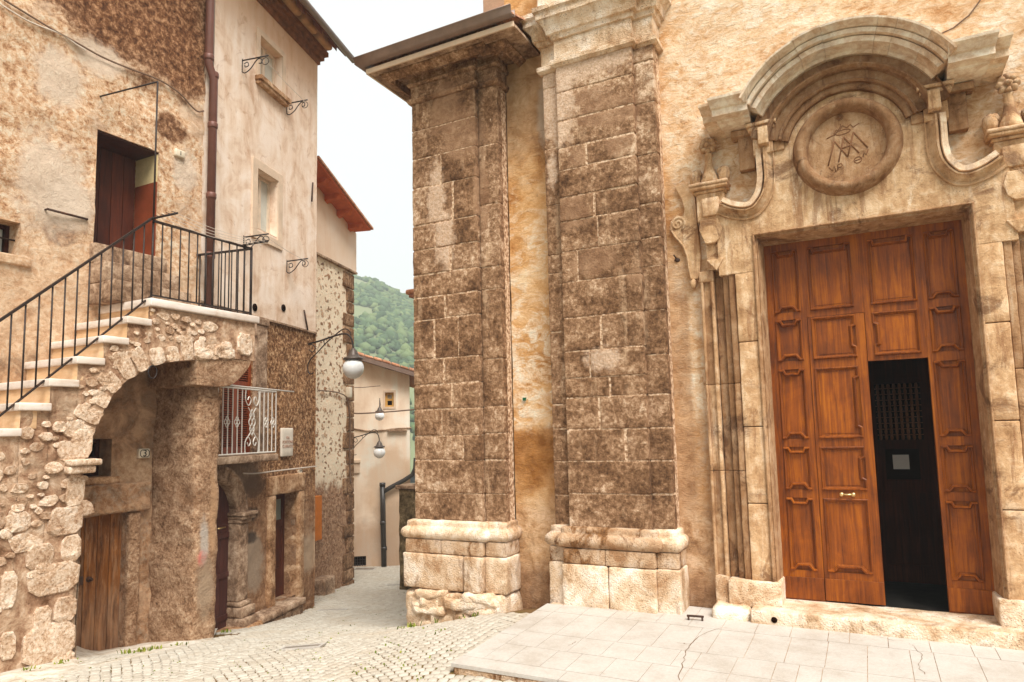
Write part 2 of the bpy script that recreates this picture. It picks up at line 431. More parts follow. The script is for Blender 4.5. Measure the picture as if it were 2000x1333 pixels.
def m_facade():
    b = SB('ochre_plaster'); X, Y, Z = b.sep()
    mf = b.noise(1.5, 12, .68, .5); mid = b.noise(4.5, 8, .68, .5); fine = b.noise(30, 5, .7)
    stre = b.noise(3.4, 10, .72, .9, st=(1, 1, 2.0))
    ochre = b.ramp(b.math('ADD', b.mul(mf, .6), b.mul(mid, .4)), [(.38, C(176, 122, 74)), (.47, C(214, 164, 112)), (.54, C(232, 190, 144)), (.62, C(246, 216, 178))])
    gr = b.noise(9, 10, .76, .6, st=(1, 1, 1.7))
    ochre = b.mix(b.mul(b.sm(X, -2.2, -1.4), .75), ochre, b.ramp(b.math('ADD', b.mul(mf, .5), b.mul(gr, .5)), [(.41, C(190, 142, 102)), (.465, C(220, 182, 146)), (.52, C(236, 210, 182)), (.58, C(252, 241, 227))]))
    pale = b.ramp(b.math('ADD', b.mul(fine, .4), b.mul(mid, .6)), [(.38, C(216, 172, 130)), (.48, C(240, 210, 176)), (.6, C(252, 236, 216))])
    zone = b.mx(b.blob((-3.5, 7.45, 2.6), (.75, 1.5, .8), .5, 3, .6), b.mul(b.blob((-3.5, 7.45, 3.9), (.8, 1.5, .9), .6, 3, .6), .6))
    zone = b.mx(zone, b.mx(b.blob((-1.53, 7.45, 2.2), (.16, 1, .8), .6, 3, .6), b.mul(b.blob((-1.3, 7.45, 5.3), (.9, 1, 1.3), .7, 2, .6), .8)))
    zone = b.mx(zone, b.mul(b.blob((.6, 7.45, 6.4), (2.2, 1, .7), .7, 2, .6), .9))
    torn = b.sm(b.math('ADD', stre, b.mul(zone, .10)), .53, .63)
    c = b.mix(b.mul(torn, b.math('MULTIPLY_ADD', zone, .9, .12)), ochre, pale)
    wet = b.mul(b.inv(b.sm(b.math('ADD', Z, b.mul(b.math('SUBTRACT', b.noise(5, 4, .6), .5), .25)), 1.72, 1.86)), b.sm(Z, .7, 1.5))
    wet = b.mul(wet, b.inv(b.sm(X, -3.0, -2.9)))
    c = b.mix(b.mul(wet, .8), c, b.ramp(mid, [(.36, C(122, 76, 38)), (.6, C(172, 116, 64))]))
    w2 = b.mul(b.mul(b.inv(b.sm(b.math('ADD', Z, b.mul(mid, .6)), 1.9, 2.4)), b.sm(X, -2.2, -1.9)), .55)
    c = b.mix(w2, c, b.ramp(mid, [(.36, C(132, 86, 50)), (.6, C(180, 128, 80))]))
    band = b.mul(b.mul(b.sm(X, -1.88, -1.86), b.inv(b.sm(X, -1.68, -1.62))), b.inv(b.sm(b.math('ADD', Z, mid), 3.4, 4.8)))
    c = b.mix(b.mul(band, .7), c, b.ramp(mid, [(.38, C(150, 112, 82)), (.6, C(196, 158, 124))]))
    foot = b.inv(b.sm(b.math('ADD', Z, b.mul(mid, .5)), .95, 1.35))
    c = b.mix(b.mul(foot, .75), c, b.ramp(b.noise(6, 10, .72, .5), [(.38, C(140, 102, 72)), (.5, C(196, 158, 122)), (.62, C(226, 196, 166))]))
    ft2 = b.inv(b.sm(b.math('ADD', Z, b.mul(mid, .35)), .22, .5))
    c = b.mix(b.mul(ft2, .7), c, b.ramp(b.noise(10, 8, .72, .5), [(.38, C(112, 78, 56)), (.6, C(170, 132, 102))]))
    gy = b.blob((-3.55, 7.45, 5.9), (.5, 1, .85), .6, 3, .8)
    c = b.mix(b.mul(gy, .7), c, b.ramp(mid, [(.36, C(120, 90, 66)), (.62, C(172, 138, 108))]))
    lt = b.blob((-3.28, 7.45, 5.65), (.12, .6, .45), .3, 5, .6)
    c = b.mix(b.mul(lt, .8), c, C(190, 170, 150))
    sp = b.mul(b.sm(b.noise(12, 6, .72), .60, .70), .45); c = b.mix(sp, c, C(132, 84, 50))
    b.bump(stre, .018); b.bump(gr, .022); b.bump(fine, .006)
    return b.out(c, .95, .2)
def m_portal():
    b = SB('portal_limestone'); t = b.attr()
    big = b.noise(1.6, 10, .68, .4); st = b.noise(4.0, 9, .7, .5, st=(2.4, 2.4, .34)); fine = b.noise(46, 5, .7); mid = b.noise(8, 9, .72, .4)
    c = b.ramp(b.math('ADD', b.mul(big, .5), b.mul(st, .5)), [(.36, C(124, 88, 58)), (.46, C(188, 149, 111)), (.54, C(220, 186, 148)), (.66, C(244, 224, 198))])
    c = b.mix(.5, c, b.ramp(mid, [(.36, C(148, 110, 76)), (.5, C(200, 162, 124)), (.64, C(240, 216, 186))]))
    d = b.mul(b.sm(b.noise(2.4, 9, .74, .8, off=(4, 4, 1)), .52, .64), .8)
    c = b.mix(d, c, C(112, 76, 50))
    d2 = b.mul(b.sm(b.noise(3.5, 8, .72, .3, st=(2.2, 2.2, .25), off=(1, 4, 8)), .53, .62), .6)
    c = b.mix(d2, c, C(140, 98, 68))
    pale = b.mul(b.sm(st, .57, .68), b.sm(fine, .42, .56)); c = b.mix(b.mul(pale, .6), c, C(240, 222, 198))
    c = b.mix(b.mul(pitted(b, 60, .45), .7), c, C(96, 64, 42))
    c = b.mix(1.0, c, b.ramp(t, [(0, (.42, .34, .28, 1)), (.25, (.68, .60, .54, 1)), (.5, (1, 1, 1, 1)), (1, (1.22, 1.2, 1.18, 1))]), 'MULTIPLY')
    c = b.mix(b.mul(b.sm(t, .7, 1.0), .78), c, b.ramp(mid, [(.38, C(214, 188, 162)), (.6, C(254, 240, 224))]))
    b.bump(mid, .012); b.bump(fine, .006)
    return b.out(c, .85, .3)
def m_base():
    b = SB('plinth_limestone'); t = b.attr()
    mid = b.noise(3.2, 11, .72, .4); fine = b.noise(42, 5, .72)
    c = b.ramp(mid, [(.36, C(184, 146, 112)), (.48, C(222, 194, 164)), (.62, C(246, 230, 212))])
    br = b.mul(b.sm(b.noise(3.4, 6, .7, .5, st=(1.6, 1.6, .7), off=(1, 8, 2)), .50, .64), b.math('MULTIPLY_ADD', t, -1.05, 1.1)); c = b.mix(br, c, b.ramp(fine, [(.35, C(108, 76, 48)), (.65, C(174, 132, 92))]))
    c = b.mix(1.0, c, b.ramp(t, [(0, (.72, .64, .57, 1)), (.5, (1, 1, 1, 1)), (1, (1.1, 1.15, 1.2, 1))]), 'MULTIPLY')
    c = b.mix(b.mul(pitted(b, 48, .5), .85), c, C(82, 58, 42))
    b.bump(mid, .012); b.bump(fine, .010); b.bump(b.vor(60), .006)
    return b.out(c, .9, .25)
def m_wood(name, c0, c1, c2, st=(14, 14, .7), rough=.42, spec=.4, worn=0.0):
    b = SB(name); t = b.attr()
    a = b.N('ShaderNodeVectorMath'); a.operation = 'SCALE'; a.inputs[0].default_value = (37.0, 11.0, 53.0); b.L(t, a.inputs['Scale'])
    d = b.N('ShaderNodeVectorMath'); d.operation = 'ADD'; b.L(b.pos, d.inputs[0]); b.L(a.outputs[0], d.inputs[1])
    world_pos = b.pos; b.pos = d.outputs[0]
    g = b.noise(2.2, 9, .64, .9, st=st); big = b.noise(2.2, 6, .65, .6); blot = b.noise(1.1, 7, .68, .8, st=(1.5, 1.5, .6))
    b.pos = world_pos; b._sep = None; Z = b.sep()[2]
    c = b.ramp(b.math('ADD', b.mul(g, .45), b.math('ADD', b.mul(big, .25), b.mul(blot, .3))), [(.39, c0), (.5, c1), (.6, c2)])
    c = b.mix(1.0, c, b.ramp(t, [(0, (.5, .45, .42, 1)), (.5, (1, 1, 1, 1)), (1, (1.35, 1.35, 1.3, 1))]), 'MULTIPLY')
    sc_ = b.mul(b.mul(b.sm(b.noise(6, 9, .74, .5, st=(2, 2, .6)), .54, .66), b.inv(b.sm(Z, .2, 1.1))), .35)
    c = b.mix(sc_, c, b.mix(.5, c1, c2)); 
    if worn:
        w = b.sm(b.noise(5, 9, .74, .5, st=(3, 3, .5)), .48, .64); c = b.mix(b.mul(w, worn), c, C(166, 134, 106))
        w = b.mul(b.inv(b.sm(b.math('ADD', Z, b.mul(big, .8)), -.1, .5)), worn); c = b.mix(w, c, b.ramp(g, [(.4, C(96, 72, 56)), (.6, C(150, 122, 100))]))
    b.bump(g, .003)
    return b.out(c, b.ramp(blot, [(.3, (rough - .08,) * 3 + (1,)), (.7, (rough + .16,) * 3 + (1,))]), spec)
def m_wallB():
    b = SB('rough_render_tan'); X, Y, Z = b.sep()
    mid = b.noise(4.2, 9, .7, .5); fine = b.noise(13, 11, .77, .3); vf = b.noise(80, 4, .75); big = b.noise(.8, 5, .6, .5)
    c = b.ramp(fine, [(.36, C(146, 100, 70)), (.45, C(208, 164, 128)), (.53, C(234, 202, 170)), (.64, C(252, 234, 212))])
    smooth = b.sm(b.math('ADD', b.mul(big, .6), b.mul(mid, .4)), .53, .60)
    c = b.mix(b.mul(smooth, .7), c, b.ramp(mid, [(.35, C(190, 152, 122)), (.6, C(224, 196, 170)), (.75, C(236, 214, 190))]))
    br = b.mul(b.sm(b.noise(1.5, 6, .7, .6, off=(6, 1, 2)), .54, .66), .6); c = b.mix(br, c, b.ramp(fine, [(.35, C(112, 74, 48)), (.65, C(176, 130, 94))]))
    # dark weathered render high up beside the pipe
    for ctr, rad in PATCH_DARKB:
        c = b.mix(b.mul(b.blob(ctr, rad, .18, 3.5, .55), .93), c, b.ramp(fine, [(.38, C(70, 42, 26)), (.5, C(124, 84, 58)), (.64, C(204, 160, 124))]))
    for ctr, rad in PATCH_PALEB:
        c = b.mix(b.mul(b.blob(ctr, rad, .35, 5, .8), .8), c, C(226, 206, 186))
    # pale limewash behind the stairs
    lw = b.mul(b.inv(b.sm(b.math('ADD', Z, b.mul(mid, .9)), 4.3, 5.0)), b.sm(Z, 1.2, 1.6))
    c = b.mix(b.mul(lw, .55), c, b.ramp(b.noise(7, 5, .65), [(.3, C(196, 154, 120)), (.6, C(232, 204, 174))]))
    low = b.inv(b.sm(b.math('ADD', Z, b.mul(mid, .8)), 2.9, 3.3)); c = b.mix(b.mul(low, .7), c, b.ramp(mid, [(.38, C(84, 56, 36)), (.48, C(136, 98, 70)), (.60, C(190, 150, 116))]))  # lower wall browner, with the shade under the arch put into the colour
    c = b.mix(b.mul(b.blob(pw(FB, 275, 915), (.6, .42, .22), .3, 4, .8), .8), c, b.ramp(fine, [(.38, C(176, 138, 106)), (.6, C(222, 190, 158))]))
    b.bump(mid, .04); b.bump(fine, .03); b.bump(vf, .006)
    return b.out(c, .95, .2)
def m_wallA_up():
    b = SB('smooth_plaster_cream'); X, Y, Z = b.sep()
    mid = b.noise(2.0, 6, .65, 1.0); st = b.noise(2.6, 5, .6, .4, st=(2, 2, .3)); fine = b.noise(30, 4, .6)
    c = b.ramp(b.math('ADD', b.mul(mid, .6), b.mul(st, .4)), [(.36, C(208, 174, 148)), (.47, C(234, 210, 188)), (.58, C(246, 228, 212))])
    d = b.mul(b.sm(b.noise(3.4, 6, .7, 1.2, off=(2, 7, 1)), .57, .70), .55); c = b.mix(d, c, C(178, 136, 106))
    low = b.inv(b.sm(b.math('ADD', Z, b.mul(mid, 1.2)), 3.9, 5.0)); c = b.mix(b.mul(low, .4), c, C(186, 156, 130))
    hi = b.sm(b.math('ADD', Z, b.mul(mid, 1.6)), 9.1, 9.9); c = b.mix(b.mul(hi, .5), c, C(212, 164, 118))
    b.bump(mid, .008); b.bump(fine, .003)
    return b.out(c, .9, .25)
def m_wallA_low():
    b = SB('dark_rough_render'); X, Y, Z = b.sep()
    mid = b.noise(4.6, 9, .7, .4); fine = b.noise(17, 10, .78, .3); vf = b.noise(90, 3, .7)
    c = b.ramp(fine, [(.38, C(74, 46, 28)), (.46, C(126, 88, 60)), (.53, C(176, 132, 96)), (.61, C(238, 202, 162))])
    k = b.sm(mid, .50, .62); c = b.mix(b.mul(k, .5), c, b.ramp(fine, [(.3, C(128, 90, 62)), (.6, C(186, 142, 104)), (.75, C(226, 188, 148))]))
    low = b.inv(b.sm(b.math('ADD', Z, b.mul(mid, 1.4)), 1.0, 2.0))
    c = b.mix(b.mul(low, .75), c, b.ramp(b.noise(6, 6, .7, .5), [(.32, C(108, 76, 54)), (.5, C(158, 120, 92)), (.68, C(200, 164, 132))]))
    for ctr, rad, colr in PATCH_LOWA:
        c = b.mix(b.mul(b.blob(ctr, rad, .3, 5, .7), .8), c, colr)
    b.bump(mid, .03); b.bump(fine, .035); b.bump(vf, .01)
    return b.out(c, .95, .2)
def m_pier():
    b = SB('rough_pier_render')
    mid = b.noise(5, 9, .7, .6, st=(1, 1, 1.5)); fine = b.noise(26, 9, .77, .3); big = b.noise(1.3, 5, .6)
    c = b.ramp(b.math('ADD', b.mul(fine, .55), b.mul(mid, .45)), [(.38, C(92, 64, 46)), (.46, C(156, 120, 92)), (.53, C(194, 158, 128)), (.61, C(230, 200, 170))])
    c = b.mix(b.mul(b.sm(big, .52, .62), .45), c, C(128, 92, 66))
    for ctr, rad, colr in PATCH_PIER:
        c = b.mix(b.mul(b.blob(ctr, rad, .45, 9, .8), .85), c, colr)
    b.bump(mid, .06); b.bump(fine, .03)
    return b.out(c, .95, .2)
def m_masonry():
    b = SB('rubble_mortar')
    mid = b.noise(3, 10, .72, .5); fine = b.noise(9, 11, .77, .3)
    c = b.ramp(b.math('ADD', b.mul(fine, .45), b.mul(mid, .55)), [(.39, C(112, 80, 58)), (.465, C(168, 132, 106)), (.53, C(204, 172, 144)), (.61, C(236, 212, 188))])
    gr = b.mul(b.sm(b.noise(1.4, 5, .65, off=(3, 3, 9)), .5, .62), .5); c = b.mix(gr, c, C(150, 126, 104))
    b.bump(mid, .05); b.bump(fine, .025)
    return b.out(c, .95, .2)
def m_rubble():
    b = SB('rubble_stone'); t = b.attr()
    mid = b.noise(4, 11, .74, .4); fine = b.noise(30, 6, .74)
    c = b.ramp(b.math('ADD', b.mul(fine, .5), b.mul(mid, .5)), [(.38, C(140, 106, 80)), (.46, C(198, 166, 138)), (.53, C(228, 204, 180)), (.62, C(246, 232, 216))])
    c = b.mix(1.0, c, b.ramp(t, [(0, (.66, .58, .52, 1)), (.5, (1, 1, 1, 1)), (1, (1.1, 1.12, 1.14, 1))]), 'MULTIPLY')
    c = b.mix(b.mul(pitted(b, 40, .5), .75), c, C(118, 80, 54))
    b.bump(mid, .02); b.bump(fine, .018)
    return b.out(c, .92, .2)
def m_step(name, c0, c1, c2):
    b = SB(name); mid = b.noise(3, 6, .65, .5); fine = b.noise(50, 4, .65); st = b.noise(5, 5, .6, .6, st=(1, .5, 4))
    c = b.ramp(b.math('ADD', b.mul(mid, .5), b.mul(st, .5)), [(.36, c0), (.5, c1), (.62, c2)])
    c = b.mix(b.mul(b.sm(b.noise(7, 6, .7), .58, .7), .35), c, C(180, 140, 108))
    b.bump(fine, .002); b.bump(mid, .004)
    return b.out(c, .6, .35)
def m_cobble():
    b = SB('cobblestone'); t = b.attr()
    mid = b.noise(1.6, 5, .6); fine = b.noise(60, 5, .7)
    c = b.ramp(t, [(0, C(196, 186, 172)), (.5, C(220, 212, 200)), (1, C(236, 232, 222))])
    c = b.mix(.35, c, b.ramp(fine, [(.3, C(172, 158, 140)), (.6, C(230, 222, 210)), (.75, C(242, 238, 230))]))
    c = b.mix(b.mul(b.sm(mid, .5, .66), .45), c, C(210, 194, 174)); c = b.mix(1.0, c, (.75, .735, .705, 1), 'MULTIPLY')
    b.bump(fine, .006)
    return b.out(c, .78, .3)
def m_joint():
    b = SB('sandy_joint'); n = b.noise(1.3, 4, .6); f = b.noise(60, 4, .7); m2 = b.noise(3.3, 4, .6)
    c = b.ramp(f, [(.3, C(92, 66, 42)), (.7, C(142, 114, 80))])
    c = b.mix(b.mul(b.sm(m2, .48, .62), .55), c, C(96, 92, 44))
    b.bump(f, .008)
    return b.out(c, .95, .1)
def m_terrace():
    b = SB('pale_paving'); t = b.attr()
    n = b.noise(1.2, 5, .6, .4); f = b.noise(40, 5, .7); m2 = b.noise(5, 5, .65)
    c = b.ramp(b.math('ADD', b.mul(n, .5), b.mul(m2, .5)), [(.38, C(206, 199, 191)), (.5, C(222, 218, 213)), (.62, C(230, 228, 224))])
    c = b.mix(.2, c, b.ramp(f, [(.3, C(176, 160, 142)), (.7, C(240, 234, 226))]))
    c = b.mix(1.0, c, b.ramp(t, [(0, (.975, .973, .97, 1)), (.5, (1, 1, 1, 1)), (1, (1.015, 1.015, 1.015, 1))]), 'MULTIPLY')
    c = b.mix(b.mul(b.sm(b.noise(9, 6, .7, .5), .62, .72), .3), c, C(160, 138, 116)); c = b.mix(1.0, c, (.74, .715, .685, 1), 'MULTIPLY')
    b.bump(f, .003)
    return b.out(c, .75, .3)
def m_farstone():
    b = SB('far_rubble_wall'); X, Y, Z = b.sep()
    v = b.vor(7.2, 'F1', st=(1, 1, 1.25), warp=.25); vc = b.vor(7.2, 'F1', st=(1, 1, 1.25), out='Color', warp=.25)
    s = b.N('ShaderNodeSeparateColor'); b.L(vc, s.inputs[0]); rnd = s.outputs[0]
    n = b.noise(20, 4, .7)
    mort = b.ramp(n, [(.3, C(244, 214, 184)), (.7, C(254, 238, 216))])
    st = b.ramp(rnd, [(.1, C(128, 92, 68)), (.5, C(176, 136, 106)), (.9, C(214, 180, 150))])
    mask = b.mul(b.inv(b.sm(b.math('ADD', v, b.mul(b.math('SUBTRACT', n, .5), .3)), .30, .44)), b.sm(rnd, .08, .2))
    c = b.mix(mask, mort, st)
    low = b.inv(b.sm(b.math('ADD', Z, b.mul(b.noise(3, 5, .65), 1.0)), 1.0, 1.35))
    c = b.mix(low, c, b.ramp(b.noise(14, 6, .72, .4), [(.34, C(116, 84, 62)), (.5, C(164, 128, 102)), (.66, C(206, 172, 142))]))
    b.bump(mask, .03); b.bump(n, .02)
    return b.out(c, .95, .2)
def m_stucco(name, c0, c1, c2, scale=1.3, stain=None):
    b = SB(name); X, Y, Z = b.sep()
    mid = b.noise(scale, 6, .62, .8); st = b.noise(scale * 1.5, 5, .6, .4, st=(2, 2, .25)); f = b.noise(25, 4, .65)
    c = b.ramp(b.math('ADD', b.mul(mid, .5), b.mul(st, .5)), [(.36, c0), (.5, c1), (.62, c2)])
    if stain:
        for ctr, rad, colr in stain: c = b.mix(b.mul(b.blob(ctr, rad, .3, 1.5, .6), .6), c, colr)
    b.bump(f, .004)
    return b.out(c, .92, .2)
def m_iron(name='black_iron', col=C(44, 34, 30), rust=.3, rough=.55):
    b = SB(name); n = b.noise(22, 5, .7)
    c = b.mix(b.mul(b.sm(n, .52, .66), rust), col, C(110, 66, 42)); b.bump(n, .001)
    return b.out(c, rough, .4, .2)
def m_tile():
    b = SB('clay_roof_tile'); t = b.attr(); n = b.noise(12, 6, .7)
    c = b.ramp(n, [(.3, C(150, 96, 72)), (.5, C(200, 146, 116)), (.7, C(226, 190, 164))])
    c = b.mix(1.0, c, b.ramp(t, [(0, (.7, .7, .7, 1)), (1, (1.2, 1.2, 1.2, 1))]), 'MULTIPLY'); b.bump(n, .01)
    return b.out(c, .9, .2)
def m_leaf(name, c0, c1, c2):
    b = SB(name); t = b.attr(); n = b.noise(.12, 5, .7)
    c = b.ramp(b.math('ADD', b.mul(t, .7), b.mul(n, .3)), [(.2, c0), (.5, c1), (.8, c2)])
    return b.out(c, .9, .1)

def m_rough(name, c0, c1, c2, c3, sc=3.0, bump=.03):
    b = SB(name); t = b.attr(); mf = b.noise(sc, 11, .73, .4); gr = b.noise(sc * 5, 9, .76, .3)
    v = b.math('ADD', b.math('ADD', b.mul(mf, .6), b.mul(gr, .4)), b.mul(b.math('SUBTRACT', t, .5), .05))
    c = b.ramp(v, [(.40, c0), (.47, c1), (.53, c2), (.60, c3)])
    c = b.mix(b.mul(pitted(b, 46, .45), .6), c, c0)
    b.bump(mf, bump); b.bump(gr, bump * .7)
    return b.out(c, .93, .2)
# ------------------------------------------------------------------ the planes of the place
PIPE = (-8.55, 6.66, 0)
FC = Frame((0, 7.45, 0), (1, 0, 0), (0, -1, 0))              # church front wall
FA = Frame(PIPE, (-.259, .966, 0), (.966, .259, 0))          # plastered house
FB = Frame(PIPE, (0, -1, 0), (1, 0, 0))          # house behind the stair
FS = Frame((-7.55, 0, 0), (0, 1, 0), (1, 0, 0))              # outer face of the stair
FFH = Frame(FA(0, -.9, 0), FA.S, FA.N)                       # house down the alley
_e0, _e1 = gnd(690, 1108), gnd(780, 1105)
_ed = _n((_e1 - _e0) * np.array([1, 1, 0]))
FE = Frame((_e0[0], _e0[1], 0), _ed, (_ed[1], -_ed[0], 0))   # house closing the alley
def pc(px, py, d=.33):
    s, z = FC.px(px, py, d); return tuple(FC(s, d, z))
def pw(F, px, py, d=0.0):
    s, z = F.px(px, py, d); return tuple(F(s, d, z))
PATCH_FILL = [(pc(905, 262), (.30, .3, .34)), (pc(870, 215), (.22, .3, .35)), (pc(1185, 220), (.42, .3, .16)), (pc(1120, 420), (.22, .3, .20)), (pc(1145, 190), (.30, .3, .10)), (pc(1210, 280), (.16, .3, .14)), (pc(937, 380), (.10, .3, .42)), (pc(1130, 310), (.12, .3, .12)), (pc(1240, 540), (.10, .2, .08)), (pc(1160, 510), (.25, .3, .16))]
PATCH_PALE = [(pc(852, 385), (.13, .3, .42)), (pc(1100, 140), (.16, .3, .26)), (pc(1090, 250), (.10, .3, .22)), (pc(870, 470), (.14, .3, .35)), (pc(1180, 700), (.2, .3, .12)), (pc(1150, 115), (.55, .3, .22)), (pc(1090, 200), (.2, .3, .5)), (pc(1060, 180), (.12, .3, .5)), (pc(1075, 330), (.07, .3, .2))]
PATCH_DARKB = [(pw(FB, 300, 20), (1.3, 1.3, 1.05)), (pw(FB, 180, -60), (1.3, 1.6, .85)), (pw(FB, 360, 110), (.45, .45, .6)), (pw(FB, 335, 250), (.25, .25, .22)), (pw(FB, 118, 455), (.18, .2, .16))]
PATCH_PALEB = [(pw(FB, 190, 115), (.3, .35, .22)), (pw(FB, 118, 150), (.2, .3, .35)), (pw(FB, 362, 330), (.18, .2, .3)), (pw(FB, 100, 360), (.3, .4, .6)), (pw(FB, 140, 400), (.2, .3, .3))]
PATCH_LOWA = [(pw(FA, 475, 930), (.35, .5, .35), C(150, 126, 106)), (pw(FA, 500, 1100), (.16, .3, .5), C(176, 156, 136)), (pw(FA, 497, 1005), (.13, .2, .12), C(52, 40, 34)), (pw(FA, 494, 1050), (.12, .2, .10), C(52, 40, 34)), (pw(FA, 500, 950), (.25, .3, .2), C(110, 84, 66)), (pw(FA, 605, 1080), (.2, .4, .35), C(204, 178, 152))]
PATCH_PIER = [(pw(FS, 393, 1090, -.15), (.12, .06, .10), C(222, 132, 120)), (pw(FS, 398, 1055, -.15), (.2, .06, .26), C(196, 184, 172)), (pw(FS, 400, 1150, -.15), (.3, .12, .34), C(176, 152, 128)), (pw(FS, 415, 1000, -.15), (.15, .05, .5), C(190, 152, 118))]
M = {}
M['pil'] = m_pilaster(); M['mortar'] = m_mortar(); M['facade'] = m_facade(); M['portal'] = m_portal(); M['base'] = m_base()
M['door'] = m_wood('varnished_door_wood', C(84, 41, 7), C(130, 68, 12), C(164, 94, 22), rough=.46, spec=.3)
M['darkwood'] = m_wood('dark_interior_wood', C(40, 18, 11), C(60, 28, 17), C(78, 38, 23), rough=.7, spec=.06)
M['lattice'] = m_wood('lattice_wood', C(96, 62, 42), C(128, 86, 60), C(160, 114, 82), rough=.6, spec=.2)
M['oldplank'] = m_wood('weathered_plank', C(66, 40, 24), C(112, 70, 40), C(150, 96, 52), st=(9, 9, .8), rough=.8, spec=.15, worn=.45)
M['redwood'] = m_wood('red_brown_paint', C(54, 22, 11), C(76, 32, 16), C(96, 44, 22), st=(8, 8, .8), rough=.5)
M['plumwood'] = m_wood('plum_brown_paint', C(62, 32, 28), C(78, 42, 36), C(94, 54, 46), st=(8, 8, .8), rough=.6)
M['shutter'] = m_wood('shutter_brown', C(104, 44, 20), C(128, 58, 28), C(146, 72, 38), st=(8, 8, .8), rough=.5)
M['wallB'] = m_wallB(); M['wallA'] = m_wallA_up(); M['wallAlow'] = m_wallA_low(); M['pier'] = m_pier(); M['masonry'] = m_masonry(); M['rubble'] = m_rubble()
M['tread'] = m_step('white_travertine', C(206, 188, 172), C(228, 214, 202), C(238, 228, 220)); M['riser'] = m_step('tan_riser', C(206, 168, 128), C(224, 188, 150), C(232, 202, 168))
M['cobble'] = m_cobble(); M['joint'] = m_joint(); M['terrace'] = m_terrace(); M['farstone'] = m_farstone(); M['iron'] = m_iron(); M['rust'] = m_iron('rusty_iron', C(70, 50, 40), .7, .7)
M['white_iron'] = m_iron('white_painted_iron', C(232, 224, 214), .12, .5); M['tile'] = m_tile()
M['pipe'] = plain('copper_brown_pipe', C(112, 72, 60), .45, .5, .1); M['pipe_grey'] = plain('grey_pipe', C(196, 186, 176), .5); M['gutter'] = plain('brown_gutter', C(134, 112, 100), .45, .5, .2)
M['blackpipe'] = plain('black_pipe', C(56, 50, 46), .4, .5); M['soffit'] = plain('soffit_plank', C(160, 112, 92), .7, .2); M['rafter'] = plain('orange_timber', C(206, 112, 72), .7, .2)
M['plaster'] = plain('cream_plaster_trim', C(226, 202, 178), .85, .2, var=.1, scale=4, bump=.003); M['eavetan'] = plain('eave_cornice_tan', C(206, 164, 122), .9, .2, var=.18, scale=5, bump=.01)
M['eavebrick'] = plain('eave_brick', C(150, 100, 64), .9, .2, var=.3, scale=9, bump=.02)
M['trim'] = m_rough('grey_brown_stone', C(96, 72, 56), C(142, 114, 92), C(176, 148, 124), C(212, 186, 162)); M['tanstone'] = m_rough('tan_stone_surround', C(112, 78, 52), C(162, 122, 90), C(194, 156, 122), C(226, 194, 162))
M['whitestone'] = plain('white_plaque_stone', C(226, 214, 198), .6, .3, var=.08); M['ink'] = plain('faded_red_ink', C(176, 138, 120), .8, .1, var=.05); M['blackink'] = plain('black_enamel', C(34, 26, 22), .5, .3)
M['enamel'] = plain('white_enamel', C(222, 208, 186), .35, .5, var=.08); M['globe'] = plain('opal_glass', (.86, .86, .84, 1), .25, .5, var=.0)
for _n_ in M['globe'].node_tree.nodes:
    if _n_.type == 'BSDF_PRINCIPLED': _n_.inputs['Subsurface Weight'].default_value = .8; _n_.inputs['Subsurface Radius'].default_value = (.3, .3, .3)
M['lampmetal'] = plain('grey_lamp_metal', C(96, 84, 76), .45, .5, .3); M['glass'] = plain('window_glass', C(150, 160, 152), .08, .6, var=.1, scale=2); M['curtain'] = plain('pale_curtain', C(214, 214, 204), .8, .2, var=.1, scale=3)
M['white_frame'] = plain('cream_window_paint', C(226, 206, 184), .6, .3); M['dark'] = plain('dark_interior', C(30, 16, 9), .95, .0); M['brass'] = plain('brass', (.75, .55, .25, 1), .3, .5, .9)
M['paper'] = plain('paper', C(214, 206, 196), .9, .1, var=.04); M['slate'] = plain('dark_floor', C(40, 37, 34), .7, .1, var=.3)
M['grate'] = plain('drain_iron', C(158, 146, 134), .6, .4, .3); M['cable'] = plain('grey_cable', C(120, 96, 80), .7, .2); M['wire'] = plain('pale_wire', C(214, 200, 186), .6, .2)
M['stucco_far'] = m_stucco('peach_stucco', C(228, 196, 170), C(236, 210, 186), C(240, 218, 198)); 
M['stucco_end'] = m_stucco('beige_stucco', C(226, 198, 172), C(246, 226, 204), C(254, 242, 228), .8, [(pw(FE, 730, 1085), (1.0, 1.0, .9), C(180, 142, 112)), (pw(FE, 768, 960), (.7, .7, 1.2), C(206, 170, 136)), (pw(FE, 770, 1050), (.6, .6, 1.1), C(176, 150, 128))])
M['moss'] = m_rough('mossy_wall', C(64, 52, 36), C(104, 88, 64), C(140, 122, 94), C(180, 160, 128), 2.0)
M['pink'] = plain('pink_tower_plaster', C(222, 186, 160), .9, .2, var=.15, scale=3, bump=.01)
M['shutter_orange'] = plain('orange_shutter', C(206, 118, 44), .6, .3)
M['ochre_in'] = plain('cream_reveal', C(206, 186, 144), .9, .1); M['red_in'] = plain('red_brown_reveal', C(132, 66, 42), .7, .2, var=.2, scale=3)
M['weed'] = m_leaf('weed_green', C(92, 104, 44), C(126, 134, 62), C(158, 158, 84)); M['hill'] = m_leaf('hill_scrub', C(104, 112, 84), C(122, 128, 98), C(146, 146, 116))
M['tree'] = m_leaf('hill_tree', C(64, 82, 58), C(84, 102, 72), C(108, 120, 82))
# ------------------------------------------------------------------ church
church = thing('church', 'old stone church with arched portal and blocky pilasters beside the paved terrace', 'church', (-1.5, 7.45, -.2))
ZB, ZT = -1.6, 11.0
sL = -5.07
mb = MB()                                                     # plastered front wall, holes for the doorway
mb.wall(FC, -3.83, 4.5, ZB, ZT, 0, .10, .016, 2.6, holes=[(-.93, 1.0, ZB + .9, 3.74, .45)], seed=3)
mb.build('front_wall', M['facade'], church)
